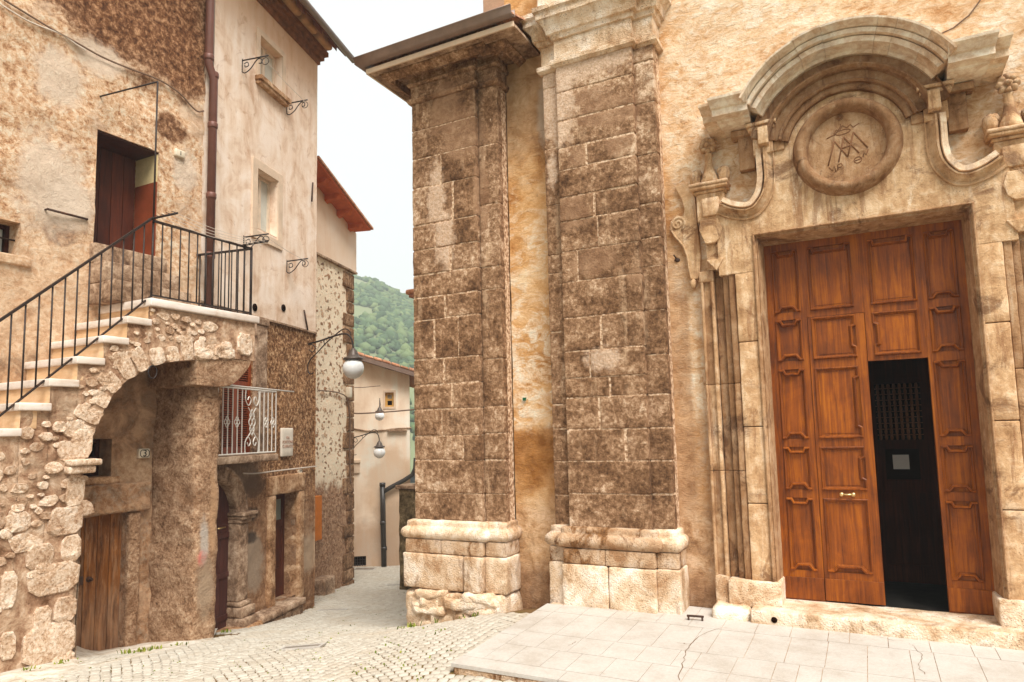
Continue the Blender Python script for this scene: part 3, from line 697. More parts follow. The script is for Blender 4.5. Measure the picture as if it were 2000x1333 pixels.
# ---- pilasters of coursed blocks
def courses(mb, s0, s1, d1, zs, joints, wide=.015, back=.06, seed=0):
    for k in range(len(zs) - 1):
        zt, zb = zs[k], zs[k + 1]
        cut = [s0] + sorted(joints.get(k, [])) + [s1]
        for a, b in zip(cut[:-1], cut[1:]):
            mb.tint = random.random(); g = wide * random.uniform(.25, 1.5)
            dd = random.uniform(.000, .008)
            mb.rbox(FC, a + (g if a > s0 else 0), b - (g if b < s1 else 0), d1 - .12, d1 + dd, zb + g * .8, zt - g * .5, .04, .006, .0045, 9.0, seed + k * 3.1 + a)
    mb.tint = .5
def zc(px, ys, d): return [FC.px(px, y, d)[1] for y in ys]
def pilaster(c0, c1, strips, ycen, xcen, jc, ystrip, ztop, zbase, capfn, seed):
    sh = MB(); sh.smooth = False
    zs = [ztop] + zc(xcen, ycen, .33) + [zbase]
    courses(sh, c0, c1, .33, zs, jc, seed=seed)
    for (a, b, xs, ys) in strips:
        courses(sh, a, b, .255, [ztop] + zc(xs, ys, .255) + [zbase], {}, seed=seed + 9)
    o = MB(); o.box(FC, c0 + .01, c1 - .01, 0, .3265, zbase, ztop)
    for (a, b, xs, ys) in strips: o.box(FC, min(a, b) + .008, max(a, b) - .008, .0, .2515, zbase, ztop)
    p = sh.build('pilaster', M['pil'], church)
    o.build('mortar_bed', M['mortar'], p)
    return p
Z6 = lambda x, y: (760 + x / 2.38, 400 + y / 2.38)
def js(pts): return [FC.px(*Z6(*p), .33)[0] for p in pts]
zb2 = .66
p2j = {3: js([(760 + 160, -60)]), 5: js([(955, 90)]), 6: js([(975, 250)]), 7: js([(882, 400)]), 9: js([(990, 730)]), 10: js([(940, 845)]), 11: js([(1030, 960)]), 12: js([(985, 1110)]), 13: js([(1105, 1260)])}
z2top = FC.px(1226, 76, .36)[1]
pil2 = pilaster(-2.995, -2.07, [(-3.20, -2.99, 1085, [170, 290, 400, 499, 534, 650, 791, 839, 902, 968]), (-2.075, -1.845, 1262, [120, 202, 302, 400, 467, 522, 608, 694, 772, 837, 900, 966])],
                [140, 200, 257, 302, 359, 409, 471, 534, 608, 677, 732, 772, 837, 902, 966], 1248, p2j, None, z2top, zb2, None, 3)
z1top = FC.px(963, 158, .33)[1]
p1j = {2: [-4.62], 3: [-4.45], 4: [-4.72], 5: [-4.5], 7: [-4.6], 8: [-4.4, -4.75], 9: [-4.62], 10: [-4.5], 11: [-4.66], 12: [-4.35]}
pil1 = pilaster(sL, -4.11, [(-4.105, -3.835, 955, [283, 400, 522, 566, 702, 795, 847, 900, 966])], [225, 283, 343, 420, 470, 522, 568, 614, 694, 747, 797, 850, 900, 965], 935, p1j, None, z1top, zb2, None, 40)
# ---- bases
def base(parent, c0, c1, l0, r1, zbot, rough):
    """torus, two block courses; centre stands forward of the side strips"""
    tz = FC.px(1200, 1034, .36)[1]; z1 = FC.px(1200, 1047, .40)[1]; z2 = FC.px(1200, 1076, .42)[1]; z3 = FC.px(1200, 1108, .40)[1]
    b = MB(); b.smooth = True
    segs = ([(l0, c0, -.06)] if l0 is not None else []) + [(c0 - .055, c1 + .045, .03)] + [(c1 + .045, r1, -.03)]
    for i, (a, c, dd) in enumerate(segs):
        last = i == len(segs) - 1
        ends = [(a, 0), (a, .33 + dd), (c, .33 + dd), (c, 0)]
        b.tint = random.random()
        prof = [(-.02, tz + .012), (.022, tz), (.030, tz - .02), (.028, z1 + .012)] + [(.022 + .062 * math.sin(math.radians(q)), (z1 + z2) / 2 + (z1 - z2) / 2 * math.cos(math.radians(q))) for q in range(10, 181, 17)] + [(.03, z2 - .004), (-.02, z2 - .006)]
        b.mould(FC, ends, prof, .05, .006, 7.0, seed=a)
    b.build('base_torus', M['base'], parent)
    k = MB()
    for i, (a, c, dd) in enumerate(segs):
        e0 = a - (.045 if i == 0 else 0); e1 = c + (.045 if i == len(segs) - 1 else 0)
        parts = [(e0, e1)] if e1 - e0 < .5 else [(e0, e0 + (e1 - e0) * .47), (e0 + (e1 - e0) * .47 + .006, e1)]
        for j, (x0, x1) in enumerate(parts):
            k.tint = random.uniform(.0, .22); k.rbox(FC, x0, x1, 0, .385 + dd + random.uniform(-.008, .004), z3 + .006, z2 - .004, .05, .014, .006, 8, a + j)
        if e1 - e0 >= .5: parts = [(e0 - .01, e0 + (e1 - e0) * .5), (e0 + (e1 - e0) * .5 + .008, e1)]
        else: parts = [(e0, e1 + .012)]
        if rough and e1 - e0 > .5: parts = [(e0 - .02, e0 + (e1 - e0) * .76), (e0 + (e1 - e0) * .76 + .01, e1)]
        for j, (x0, x1) in enumerate(parts):
            k.tint = random.uniform(.75, 1) if (not rough and e1 - e0 >= .5) else random.uniform(.2, .6)
            k.rbox(FC, x0, x1, 0, .405 + dd + random.uniform(-.006, .006), zbot, z3, .055, .018, .008, 7, a + j + 7)
    k.build('base_block', M['base'], parent)
base(pil2, -2.995, -2.07, -3.21, -1.84, -.17, False)
zf = FC.px(900, 1160, .5)[1]
base(pil1, sL, -4.11, None, -3.835, zf, True)
fd = MB(); random.seed(5)                                     # rough footing stones under the corner pilaster
fd.tint = .55; fd.rbox(FC, sL - .10, -3.79, -.05, .42, -1.2, zf - .01, .05, .05, .05, 3.0, 4)
for i in range(26):
    s = random.uniform(sL + .12, -3.9); z = zf - .02 - random.random() * (.34 + .22 * (-3.9 - s)); w = random.uniform(.1, .24); fd.tint = random.uniform(.25, 1)
    fd.rbox(FC, s - w, min(s + w, -3.84), .2, .44 + random.uniform(0, .05), z - random.uniform(.05, .1), z + random.uniform(.02, .07), .04, .035, .035, 5.0, i * 3.3)
fd.build('rough_footing', M['base'], pil1)
# ---- capital of the right pilaster
b = MB(); b.smooth = False
zA = FC.px(1226, 80, .36)[1]; zAt = FC.px(1226, 70, .36)[1]; zF = FC.px(1226, 44, .38)[1]; zCt = FC.px(1040, 32, .55)[1]
def ring(mb, dd, prof, amp=.004):
    mb.mould(FC, [(-3.20, 0), (-3.20, .255), (-2.995, .255), (-2.995, .33), (-2.07, .33), (-2.07, .255), (-1.845, .255), (-1.845, 0)], prof, .06, amp, 8.0)
zA = FC.px(1232, 84, .36)[1]; h = .16
ring(b, 0, [(0, zA - .03), (.02, zA - .03), (.055, zA), (.055, zA + .05), (.035, zA + .065), (0, zA + .075)])
ring(b, 0, [(0, zA + .075), (.012, zA + .08), (.012, zA + .30), (0, zA + .30)], .007)
ring(b, 0, [(0, zA + .30), (.04, zA + .31), (.05, zA + .36), (.08, zA + .37), (.10, zA + .45), (.15, zA + .52), (.17, zA + .53), (.17, zA + .60), (.20, zA + .62), (.20, zA + .67), (0, zA + .68)], .008)
b.build('capital', M['base'], pil2, .0)
b = MB(); b.tint = .95
b.rbox(FC, -3.19, -2.5, 0, .40, zA + .68, zA + 1.6, .06, .015, .008, 6); b.tint = .85; b.rbox(FC, -2.495, -1.86, 0, .40, zA + .68, zA + 1.6, .06, .015, .008, 6)
b.build('attic_block', M['base'], pil2)
# ---- capital, eave and roof over the corner pilaster
OV = .445
_zg = FC.px(709, 120, .33 + OV)[1]
rEnd = FC.px(1003, 30, .33 + OV)[0]
b = MB()
def ring1(prof, amp=.004): b.mould(FC, [(sL, -3.0), (sL, .33), (-4.11, .33), (-4.11, .255), (-3.835, .255), (-3.835, -.02)], prof, .08, amp, 7.0)
z1 = z1top; zs = FC.px(1000, 52, .33 + OV - .05)[1]
ring1([(0, z1 - .02), (.03, z1 - .015), (.05, z1 + .02), (.05, z1 + .045), (0, z1 + .06)])
zm = FC.px(966, 124, .34)[1]
ring1([(0, z1 + .06), (.01, z1 + .065), (.01, zm), (0, zm)])
ring1([(0, zm), (.035, zm + .005), (.05, zm + .04), (.03, zm + .06), (.03, zm + .2), (.07, zm + .22), (.12, zm + .29), (.20, zs - .08), (.30, zs - .02), (.30, zs), (0, zs)])
b.build('capital', M['pil'], pil1)
rf = MB()
rf.box(FC, sL - OV + .05, rEnd - .02, -3.5, .33 + OV - .05, zs, zs + .035)
roof = rf.build('eave', M['trim'], church)
fb_ = MB(); fb_.box(FC, sL - OV + .04, rEnd - .02, .33 + OV - .05, .33 + OV - .025, zs - .015, zs + .05); fb_.box(FC, sL - OV + .02, sL - OV + .045, -3.4, .33 + OV - .025, zs - .015, zs + .05); fb_.build('fascia', M['plaster'], roof, .003)
rt = MB(); rt.m = 0                                          # sloping tiled roof
for i in range(22):
    s0 = sL - OV + (rEnd - sL + OV) * i / 22; s1 = sL - OV + (rEnd - sL + OV) * (i + 1) / 22; rt.tint = random.random()
    rows = []
    for d, z in ((.33 + OV + .02, zs + .10), (-.9, zs + .62)):
        rows.append([FC(s0 + (s1 - s0) * (.5 - .5 * math.cos(math.pi * q / 6)), d, z + .05 * math.sin(math.pi * q / 6)) for q in range(7)])
    rt.sweep(rows)
rt.build('roof_tiles', M['tile'], roof)
gt = MB(); gt.smooth = True
gp = [(0.0, .055), (.0, -.03), (.03, -.055), (.075, -.06), (.11, -.03), (.115, .05), (.125, .055), (.125, .065), (.105, .06), (.1, -.02), (.075, -.045), (.035, -.04), (.012, -.02), (.012, .055)]
zg = _zg - .03
gt.mould(FC, [(sL - OV, -3.4), (sL - OV, .33 + OV - .02), (rEnd, .33 + OV - .02)], [(o - .02, zg + z) for o, z in gp], .3, cap=True)
gt.build('gutter', M['gutter'], roof)
# side of the church along the alley, and the higher body behind
b = MB(); b.wall(Frame((sL, 7.3, 0), (0, 1, 0), (-1, 0, 0)), 0, 5.0, ZB - .6, zs, 0, .4, .02, 2); b.build('side_wall', M['pil'], church)
b = MB(); s9 = FC.px(944, 30, -1.0)[0]
b.wall(FC, s9, -3.1, 5.5, 13, -1.0, .2, .012, 3); b.wall(Frame((s9, 8.45, 0), (0, 1, 0), (-1, 0, 0)), 0, 4, 5, 13, 0, .4); b.build('upper_wall', M['pink'], church)
b = MB(); b.box(FC, -3.9, 4.5, -8, -3.6, ZB, 11); b.box(FC, sL + .05, -3.85, -4.8, -1.1, ZB, zs - .02); 
o_core = b.build('nave', M['facade'], church)
# ---- doorway, portal of carved limestone
SYM = .03
def mirr(pts): return [(2 * SYM * 0 - s, z) for s, z in pts][::-1]
portal = MB(); portal.tint = .5
arcp = [(-1.28, 3.34), (-1.28, 4.02), (-1.12, 3.97), (-.97, 3.95), (-.85, 4.0), (-.76, 4.1), (-.74, 4.3), (-.74, 4.72)] + arc((0, 4.49), .80, 163, 17, 30) + [(.74, 4.72), (.74, 4.3), (.76, 4.1), (.85, 4.0), (.97, 3.95), (1.12, 3.97), (1.28, 4.02), (1.30, 3.34), (.995, 3.34), (.995, 3.73), (-.925, 3.73), (-.925, 3.34)]
portal.plate(FC, arcp, .0, .15)
por = portal.build('portal', M['portal'], church, .006)
def mx(s): return .06 - s
def jamb(side):
    f = (lambda s: s) if side < 0 else mx
    j = MB()
    def bx(a, b_, d, z0, z1, t=.5, amp=.004):
        j.tint = t; a, b_ = sorted((f(a), f(b_))); j.rbox(FC, a, b_, -.02, d, z0, z1, .07, .010, amp, 7, a)
    zz = [.215, .98, 1.75, 2.62, 3.35]
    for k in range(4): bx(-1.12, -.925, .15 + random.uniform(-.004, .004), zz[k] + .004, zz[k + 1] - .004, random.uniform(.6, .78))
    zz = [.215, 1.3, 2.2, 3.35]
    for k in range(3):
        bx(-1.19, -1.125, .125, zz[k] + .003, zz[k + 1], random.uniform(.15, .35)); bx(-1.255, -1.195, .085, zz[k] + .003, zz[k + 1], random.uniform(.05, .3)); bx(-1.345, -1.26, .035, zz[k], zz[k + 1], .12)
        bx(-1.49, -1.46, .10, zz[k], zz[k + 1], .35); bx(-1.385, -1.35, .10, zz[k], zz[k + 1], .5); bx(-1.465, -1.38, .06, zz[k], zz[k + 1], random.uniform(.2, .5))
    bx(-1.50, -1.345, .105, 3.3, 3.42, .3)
    o = j.build('jamb', M['portal'], por)
    k = MB(); k.smooth = False
    def bp(a, b_, d, z0, z1, t):
        k.tint = t; a, b_ = sorted((f(a), f(b_))); k.rbox(FC, a, b_, -.17 if d > .15 else -.02, d, z0, z1, .07, .016, .005, 6, a)
    bp(-1.345, -.845, .20, -.03, .225, .98); bp(-1.485, -1.35, .15, -.06, .24, .45)
    k.build('plinth', M['base'], por)
jamb(-1); jamb(1)
# splayed, moulded edge of the opening
b = MB(); rows = []
pr = [(0, .15), (0, .168), (.012, .172), (.02, .165), (.022, .14), (.034, .135), (.042, .142), (.046, .12), (.06, -.02), (.068, -.18)]
for (cs, cz, sx, sz) in ((-.925, -.02, 1, 0), (-.925, 3.735, 1, -1), (.995, 3.735, -1, -1), (.995, -.02, -1, 0)):
    rows.append([FC(cs + sx * k, d, cz + sz * k) for k, d in pr])
def subdiv(rows, n):
    out = []
    for a, c in zip(rows[:-1], rows[1:]):
        for i in range(n): out.append([p.lerp(q, i / n) + Vector((0, 0, 0)) for p, q in zip(a, c)])
    return out + [rows[-1]]
b.tint = .30; b.sweep(subdiv(rows, 30), cap=False)
b.build('architrave', M['portal'], por)
# S-scroll mouldings that carry the arch
oL = [(-1.27, 4.01), (-1.16, 3.945), (-1.05, 3.905), (-.95, 3.893), (-.84, 3.925), (-.75, 4.02), (-.69, 4.14), (-.665, 4.29), (-.665, 4.44), (-.665, 4.60)]
for sgn in (-1, 1):
    b = MB(); b.smooth = False; path = [tuple(p) for p in smoothpath(oL, 8)]
    prof = [(0, .10), (0, .172), (.012, .178), (.015, .162), (.03, .164), (.055, .185), (.078, .215), (.082, .238), (.096, .242), (.099, .215), (.112, .192), (.118, .17), (.13, .15), (.13, .03)]
    if sgn > 0: path = [(-s, z) for s, z in path]; prof = [(-n, d) for n, d in prof]
    b.tint = .42; b.vmould(FC, path, prof, amp=.001); sc_o = b.build('scroll', M['portal'], por)
    b = MB(); b.smooth = False; b.tint = .84; pr2 = [(.116, .15), (.118, .218), (.124, .226), (.172, .222), (.186, .10)]
    if sgn > 0: pr2 = [(-n, d) for n, d in pr2]
    b.vmould(FC, path, pr2, amp=.002); b.build('lip', M['portal'], sc_o)
    # upright with impost block and keyed corner
    f = lambda s: s * -sgn
    b = MB(); b.tint = .62
    for (a, c, d, z0, z1, t) in ((-.86, -.665, .20, 4.55, 4.80, .6), (-.90, -.64, .24, 4.80, 4.84, .7), (-.92, -.62, .27, 4.84, 4.875, .75), (-.665, -.56, .18, 4.56, 4.66, .3), (-1.02, -.86, .10, 4.45, 4.84, .2), (-1.08, -.86, .16, 4.80, 4.87, .25), (-.80, -.70, .30, 4.62, 4.80, .6)):
        b.tint = t; a, c = sorted((f(a), f(c))); b.rbox(FC, a, c, 0, d, z0, z1, .06, .008, .003, 8)
    b.build('impost', M['portal'], por)
# arch bands and projecting hood
b = MB(); b.tint = .07  # low tint: brown staining plus shade of the recess put into the colour
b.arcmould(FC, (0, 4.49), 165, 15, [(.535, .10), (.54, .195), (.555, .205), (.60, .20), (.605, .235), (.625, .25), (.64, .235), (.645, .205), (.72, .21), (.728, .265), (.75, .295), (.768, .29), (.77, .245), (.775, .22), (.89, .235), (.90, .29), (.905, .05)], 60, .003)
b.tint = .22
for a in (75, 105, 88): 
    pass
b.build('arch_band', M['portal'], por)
b = MB(); random.seed(11)
hood = [(.86, .0), (.86, .27), (.885, .29), (.90, .36), (.905, .425), (.955, .43), (.957, .395), (.966, .395), (.968, .475), (1.010, .48), (1.012, .45), (1.018, .45), (1.02, .50), (1.03, .525), (1.045, .565), (1.05, .575), (1.068, .578), (1.07, .57), (1.07, .0)]
cuts = [150, 128, 121, 112, 98, 71, 62, 45, 30]
for k in range(len(cuts) - 1):
    e = random.uniform(-.004, .004) + (.02 if k in (3,) else 0); b.tint = random.uniform(.84, 1.0)
    b.arcmould(FC, (0, 4.49), cuts[k] - .08, cuts[k + 1] + .08, [(r, d + (e if d > .2 else 0)) for r, d in hood], max(3, int(abs(cuts[k] - cuts[k + 1]) / 1.5)), .0015)
for sgn in (-1, 1):                                          # the stepped horizontal ends
    for (a, c, dd, zt, t) in ((.86, 1.16, .0, 5.105, .95), (1.14, 1.30, -.10, 5.10, .85)):
        pr = [(0.0, zt - .235), (.30 + dd, zt - .22), (.36 + dd, zt - .20), (.37 + dd, zt - .18), (.475 + dd, zt - .17), (.475 + dd, zt - .105), (.50 + dd, zt - .095), (.53 + dd, zt - .055), (.565 + dd, zt - .03), (.57 + dd, zt - .005), (0.0, zt)]
        b.tint = t
        x0, x1 = a * sgn, (c) * sgn
        rows = [[FC(x, d, z) for d, z in pr] for x in np.linspace(x0, x1, 6)]
        b.sweep(rows)
        # return of the moulding round its outer end
        rows = [[FC(x1 + sgn * max(0, (d - .30)) * .28, d2, z) for (d, z), d2 in ((q, q[0] * u) for q in pr)] for u in (1.0, .0)]
        b.sweep(rows, cap=False); b.sweep([[FC(x1, d, z) for d, z in pr], [FC(x1 + sgn * max(0, (d - .30)) * .28, d, z) for d, z in pr]], cap=False)
b.build('hood_cornice', M['portal'], por)
# medallion with its monogram
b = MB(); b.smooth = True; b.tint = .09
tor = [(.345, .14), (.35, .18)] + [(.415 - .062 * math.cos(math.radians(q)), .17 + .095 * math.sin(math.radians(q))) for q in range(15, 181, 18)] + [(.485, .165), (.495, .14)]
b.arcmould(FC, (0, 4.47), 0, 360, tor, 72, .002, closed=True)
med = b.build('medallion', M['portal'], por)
b = MB(); b.tint = .28; b.plate(FC, arc((0, 4.47), .36, 0, 354, 59), .08, .1555); b.build('disc', M['portal'], med)
b = MB()
def stroke(pts, r=.0052): b.tube([FC(x, .156, 4.47 + z) for x, z in pts], r, 6)
MG = lambda x, y: ((x - 668) / 1333 * .94, (700 - y) / 1333 * .98 + (x - 668) / 1333 * .10)
for ln in ([(425, 890), (525, 580)], [(525, 580), (680, 840)], [(680, 840), (770, 530)], [(770, 530), (930, 790)], [(560, 880), (645, 555)], [(645, 555), (820, 830)], [(600, 710), (730, 690)]): stroke([MG(*p) for p in ln], .0074)
cw = [(430, 515), (520, 490), (560, 430), (600, 455), (640, 395), (690, 440), (740, 410), (770, 460), (850, 430)]; stroke([MG(*p) for p in cw]); stroke([MG(640 + 95 * math.cos(a / 10 * 6.2832), 490 + 32 * math.sin(a / 10 * 6.2832) - 5) for a in range(11)])
stroke([MG(530, 500), MG(620, 400), MG(615, 365)])
for a in range(0, 180, 30): stroke([MG(615 + 45 * math.cos(math.radians(a)), 275 + 45 * math.sin(math.radians(a))), MG(615 - 45 * math.cos(math.radians(a)), 275 - 45 * math.sin(math.radians(a)))], .004)
stroke([MG(435, 915), MG(475, 975), MG(500, 910), MG(520, 1000)]); stroke([MG(545, 985), MG(545, 915), MG(590, 905), MG(605, 935), MG(590, 955), MG(548, 950)])
stroke([MG(800 + 48 * math.cos(a / 12 * 6.2832), 920 + 42 * math.sin(a / 12 * 6.2832)) for a in range(13)]); stroke([MG(765, 925), MG(835, 915)]); stroke([MG(865, 900), MG(880, 840), MG(905, 880), MG(935, 820)])
b.build('monogram', plain('engraved_dark_line', C(138, 100, 74), .9, .1), med)
# pedestals, flower finials and volutes at the sides
for sgn in (-1, 1):
    f = lambda s: s * -sgn
    b = MB()
    for (a, c, d, z0, z1, t) in ((-1.48, -1.19, .13, 3.95, 4.26, .62), (-1.42, -1.24, .16, 4.0, 4.20, .75), (-1.50, -1.17, .16, 4.26, 4.29, .6), (-1.53, -1.14, .21, 4.29, 4.325, .72), (-1.54, -1.13, .225, 4.325, 4.36, .8)):
        b.tint = t; a, c = sorted((f(a), f(c))); b.rbox(FC, a, c, -.02, d, z0, z1, .06, .01, .003, 8)
    b.tint = .6
    for (pts, d) in (([(-1.44, 3.96), (-1.26, 3.96), (-1.22, 3.84), (-1.25, 3.74), (-1.30, 3.70), (-1.40, 3.70), (-1.43, 3.78), (-1.46, 3.86)], .17), ([(-1.41, 3.70), (-1.21, 3.70), (-1.22, 3.42), (-1.40, 3.42)], .11), ([(-1.40, 3.52), (-1.22, 3.52), (-1.30, 3.40)], .17)):
        b.plate(FC, [(f(s), z) for s, z in (pts if sgn < 0 else pts[::-1])], -.02, d)
    ped = b.build('pedestal', M['portal'], por, .008)
    b = MB(); cx = f(-1.335); b.tint = .6
    b.lathe(FC(cx, .09, 4.36), (0, 0, 1), [(0, .085), (.05, .09), (.10, .075), (.16, .055), (.24, .04), (.32, .035), (.34, .045)], 14)
    for q in (-1, 1):
        b.lathe(FC(cx + q * .15, .07, 4.36), (0, 0, 1), [(0, .05), (.10, .065), (.15, .06), (.19, .02)], 12)
        b.blob(FC(cx + q * .125, .08, 4.50), (.05, .04, .045), 3, 2, .2, 3)
    fin = b.build('finial', M['portal'], por)
    b = MB(); b.tint = .35; b.blob(FC(cx, .09, 4.79), (.06, .06, .06), 2, 2, .25, 3)
    for k in range(8):
        a = k * math.pi / 4; b.blob(FC(cx + .062 * math.cos(a), .10, 4.79 + .062 * math.sin(a)), (.036, .05, .036), k, 2, .3, 3)
    b.blob(FC(cx, .15, 4.79), (.03, .03, .03), 5, 1, .2, 3)
    b.build('flower', M['portal'], fin)
    # flat volute bracket on the wall
    S1 = [(-1.70, 4.42), (-1.64, 4.28), (-1.61, 4.12), (-1.58, 3.98)]
    b = MB(); b.tint = .62
    out = [(-1.73, 4.43), (-1.52, 4.45), (-1.50, 4.0), (-1.48, 3.6), (-1.50, 3.42), (-1.52, 3.36), (-1.60, 3.36), (-1.615, 3.48), (-1.63, 3.62), (-1.68, 3.76), (-1.76, 3.86), (-1.80, 3.95), (-1.79, 4.04), (-1.72, 4.10), (-1.65, 4.08), (-1.63, 4.15), (-1.66, 4.28)]
    q = [(f(s), z) for s, z in out]; b.plate(FC, q if sgn < 0 else q[::-1], -.02, .045)
    br = b.build('volute_bracket', M['portal'], por, .012)
    b = MB(); b.smooth = True
    sp = []
    for k in range(30):
        a = math.radians(-60 + k * 22); r = .085 * (1 - k / 34); sp.append((f(-1.71 - 0.0 + r * math.cos(a)), 4.0 + r * math.sin(a)))
    b.tube([FC(s, .045, z) for s, z in sp], .014, 6)
    b.tube([FC(f(s), .045, z) for s, z in smoothpath([(-1.78, 3.93), (-1.74, 3.85), (-1.67, 3.75), (-1.625, 3.62), (-1.61, 3.48), (-1.59, 3.36)], 5)], .013, 6)
    b.blob(FC(f(-1.575), .04, 3.31), (.035, .03, .06), 4, 2, .2, 4)
    b.build('spiral', M['portal'], br)
# ---- panelled double door
DD = -.17
def panel_path(x0, x1, z0, z1, top=None, bot=None, side=None):
    """outline of a panel moulding with its stepped notches, counter-clockwise from lower left"""
    w = x1 - x0; xm = (x0 + x1) / 2; p = [(x0, z0)]
    if bot == 'key': p += [(xm - .085, z0), (xm - .05, z0 + .045), (xm + .05, z0 + .045), (xm + .085, z0)]
    if bot == 'wide': p += [(x0 + .06, z0), (x0 + .10, z0 + .045), (x1 - .10, z0 + .045), (x1 - .06, z0)]
    p.append((x1, z0))
    if side == 1: p += [(x1, z0 + .10), (x1 - .035, z0 + .12), (x1 - .035, z1 - .12), (x1, z1 - .10)]
    p.append((x1, z1))
    if top == 'key': p += [(xm + .075, z1), (xm + .055, z1 - .04), (xm - .055, z1 - .04), (xm - .075, z1)]
    if top == 'wide': p += [(x1 - .05, z1), (x1 - .06, z1 - .045), (x0 + .06, z1 - .045), (x0 + .05, z1)]
    p.append((x0, z1))
    if side == -1: p += [(x0, z1 - .10), (x0 + .035, z1 - .12), (x0 + .035, z0 + .12), (x0, z0 + .10)]
    return p
def loopmould(mb, F, path, prof):
    P = [Vector(p) for p in path]; n = len(P); rows = []
    for i in range(n):
        t0 = (P[i] - P[i - 1]).normalized(); t1 = (P[(i + 1) % n] - P[i]).normalized()
        n0 = Vector((-t0.y, t0.x)); n1 = Vector((-t1.y, t1.x)); b = (n0 + n1); b = b.normalized() if b.length > 1e-6 else n0
        k = b / max(b.dot(n0), .35)
        rows.append([F(P[i].x + k.x * o, d, P[i].y + k.y * o) for o, d in prof])
    mb.sweep(rows, closed=True, cap=False)
dframe = MB()
def rails(mb, L, R, B, T, pans, d0, d1):
    """frame of stiles and rails: plate cut into cells around the panels"""
    xs = sorted(set([L, R] + [q for p in pans for q in p[:2]])); zs = sorted(set([B, T] + [q for p in pans for q in p[2:4]]))
    holes = [p[:4] for p in pans]
    for i in range(len(xs) - 1):
        j = 0
        while j < len(zs) - 1:
            cx, cz = (xs[i] + xs[i + 1]) / 2, (zs[j] + zs[j + 1]) / 2
            if any(h[0] < cx < h[1] and h[2] < cz < h[3] for h in holes): j += 1; continue
            k = j
            while k < len(zs) - 1 and not any(h[0] < cx < h[1] and h[2] < (zs[k] + zs[k + 1]) / 2 < h[3] for h in holes): k += 1
            mb.box(FC, xs[i], xs[i + 1], d0, d1, zs[j], zs[k]); j = k
def pan(x0, x1, z0, z1, parent, **kw):
    b = MB(); b.tint = random.uniform(.45, .72)
    b.box(FC, x0, x1, DD - .05, DD - .020, z0, z1)
    b.box(FC, x0 + .05, x1 - .05, DD - .03, DD - .015, z0 + .05, z1 - .05)
    b.tint = random.uniform(.30, .5)
    pp = panel_path(x0 + .004, x1 - .004, z0 + .004, z1 - .004, **kw)
    loopmould(b, FC, pp, [(-.005, DD - .03), (-.005, DD + .006), (.003, DD + .012), (.010, DD + .010), (.013, DD - .002), (.020, DD - .004), (.026, DD - .012), (.028, DD - .03)])
    # the stepped ledges at head and foot stand further out
    nb = {'key': 6, 'wide': 6}.get(kw.get('bot'), 2)
    led = [(-.002, DD - .01), (-.006, DD + .014), (.002, DD + .026), (.012, DD + .026), (.016, DD + .012), (.018, DD - .02)]
    def open_mould(P_):
        P_ = [Vector(q) for q in P_]; rows = []
        for i in range(len(P_)):
            t = []
            if i: t.append((P_[i] - P_[i - 1]).normalized())
            if i < len(P_) - 1: t.append((P_[i + 1] - P_[i]).normalized())
            ns = [Vector((-q.y, q.x)) for q in t]; m_ = sum(ns, Vector((0, 0))); m_ = m_.normalized(); k = m_ / max(m_.dot(ns[0]), .4)
            rows.append([FC(P_[i].x + k.x * o, d, P_[i].y + k.y * o) for o, d in led])
        b.sweep(rows)
    b.tint = random.uniform(.4, .6)
    open_mould([(q.x, q.y) for q in map(Vector, pp[:nb])])
    if kw.get('top'):
        i0 = pp.index((x1 - .004, z1 - .004)); open_mould(pp[i0:i0 + 6])
    b.build('panel', M['door'], parent)
random.seed(3)
L, R, TOP = -.875, .945, 3.70
rowz = [(2.93, 3.59), (2.42, 2.85), (1.615, 2.33), (1.10, 1.53), (.295, 1.015)]
ol, il, ir, orr = (-.785, -.53), (-.44, -.035), (.115, .515), (.605, .86)
fixed = []
for k, (a, c) in enumerate(rowz):
    fixed += [(ol[0], ol[1], a, c), (orr[0], orr[1], a, c)]
fixed += [(il[0], il[1], *rowz[0]), (ir[0], ir[1], *rowz[0]), (ir[0], ir[1], *rowz[1])]
hole = [(-.478, .052, -.02, 2.862), (.05, .565, -.02, 2.372)]
b = MB(); b.tint = .5
rails(b, L, R, 0.012, TOP, fixed + hole, DD - .055, DD)
for (x0, x1) in ((L + .01, -.482), (.57, R - .01)): b.tint = .4; b.box(FC, x0, x1, DD, DD + .014, .014, .225)
door = b.build('door', M['door'], church, .002, segs=1)
for k, (a, c) in enumerate(rowz):
    for x0, x1 in (ol, orr): pan(x0, x1, a, c, door, top='key', bot='key')
pan(*il, *rowz[0], door, top='wide'); pan(*ir, *rowz[0], door, top='wide'); pan(*ir, *rowz[1], door, side=-1)
b = MB(); b.tint = .52; lp = [(il[0], il[1], *rowz[k]) for k in (1, 2, 3, 4)]
rails(b, -.474, .048, .014, 2.858, lp, DD - .055, DD + .002); b.tint = .38; b.box(FC, -.472, .046, DD + .002, DD + .016, .016, .228)
leaf = b.build('door_leaf', M['door'], door, .002, segs=1)
for k in (1, 2, 3): pan(*il, *rowz[k], leaf, side=1)
pan(*il, *rowz[4], leaf, bot='wide')
b = MB(); b.tint = .5                                          # the other leaf stands open inwards
LF = Frame(FC(.572, DD - .06, 0), (.5, .866, 0), (-.866, .5, 0))
b.box(LF, 0, .5, -.045, 0, .014, 2.365); b.tint = .45
for z0, z1 in rowz[2:]: b.box(LF, .06, .44, 0, .012, z0, z1)
b.build('open_leaf', M['door'], door, .004)
b = MB(); b.smooth = True
for q in (-.052, .052):
    b.lathe(FC(-.215 + q, DD + .002, 1.062), (0, -1, 0), [(0, .018), (.006, .018), (.012, .009), (.03, .009), (.038, .02), (.05, .022), (.06, .016), (.064, .004)], 14)
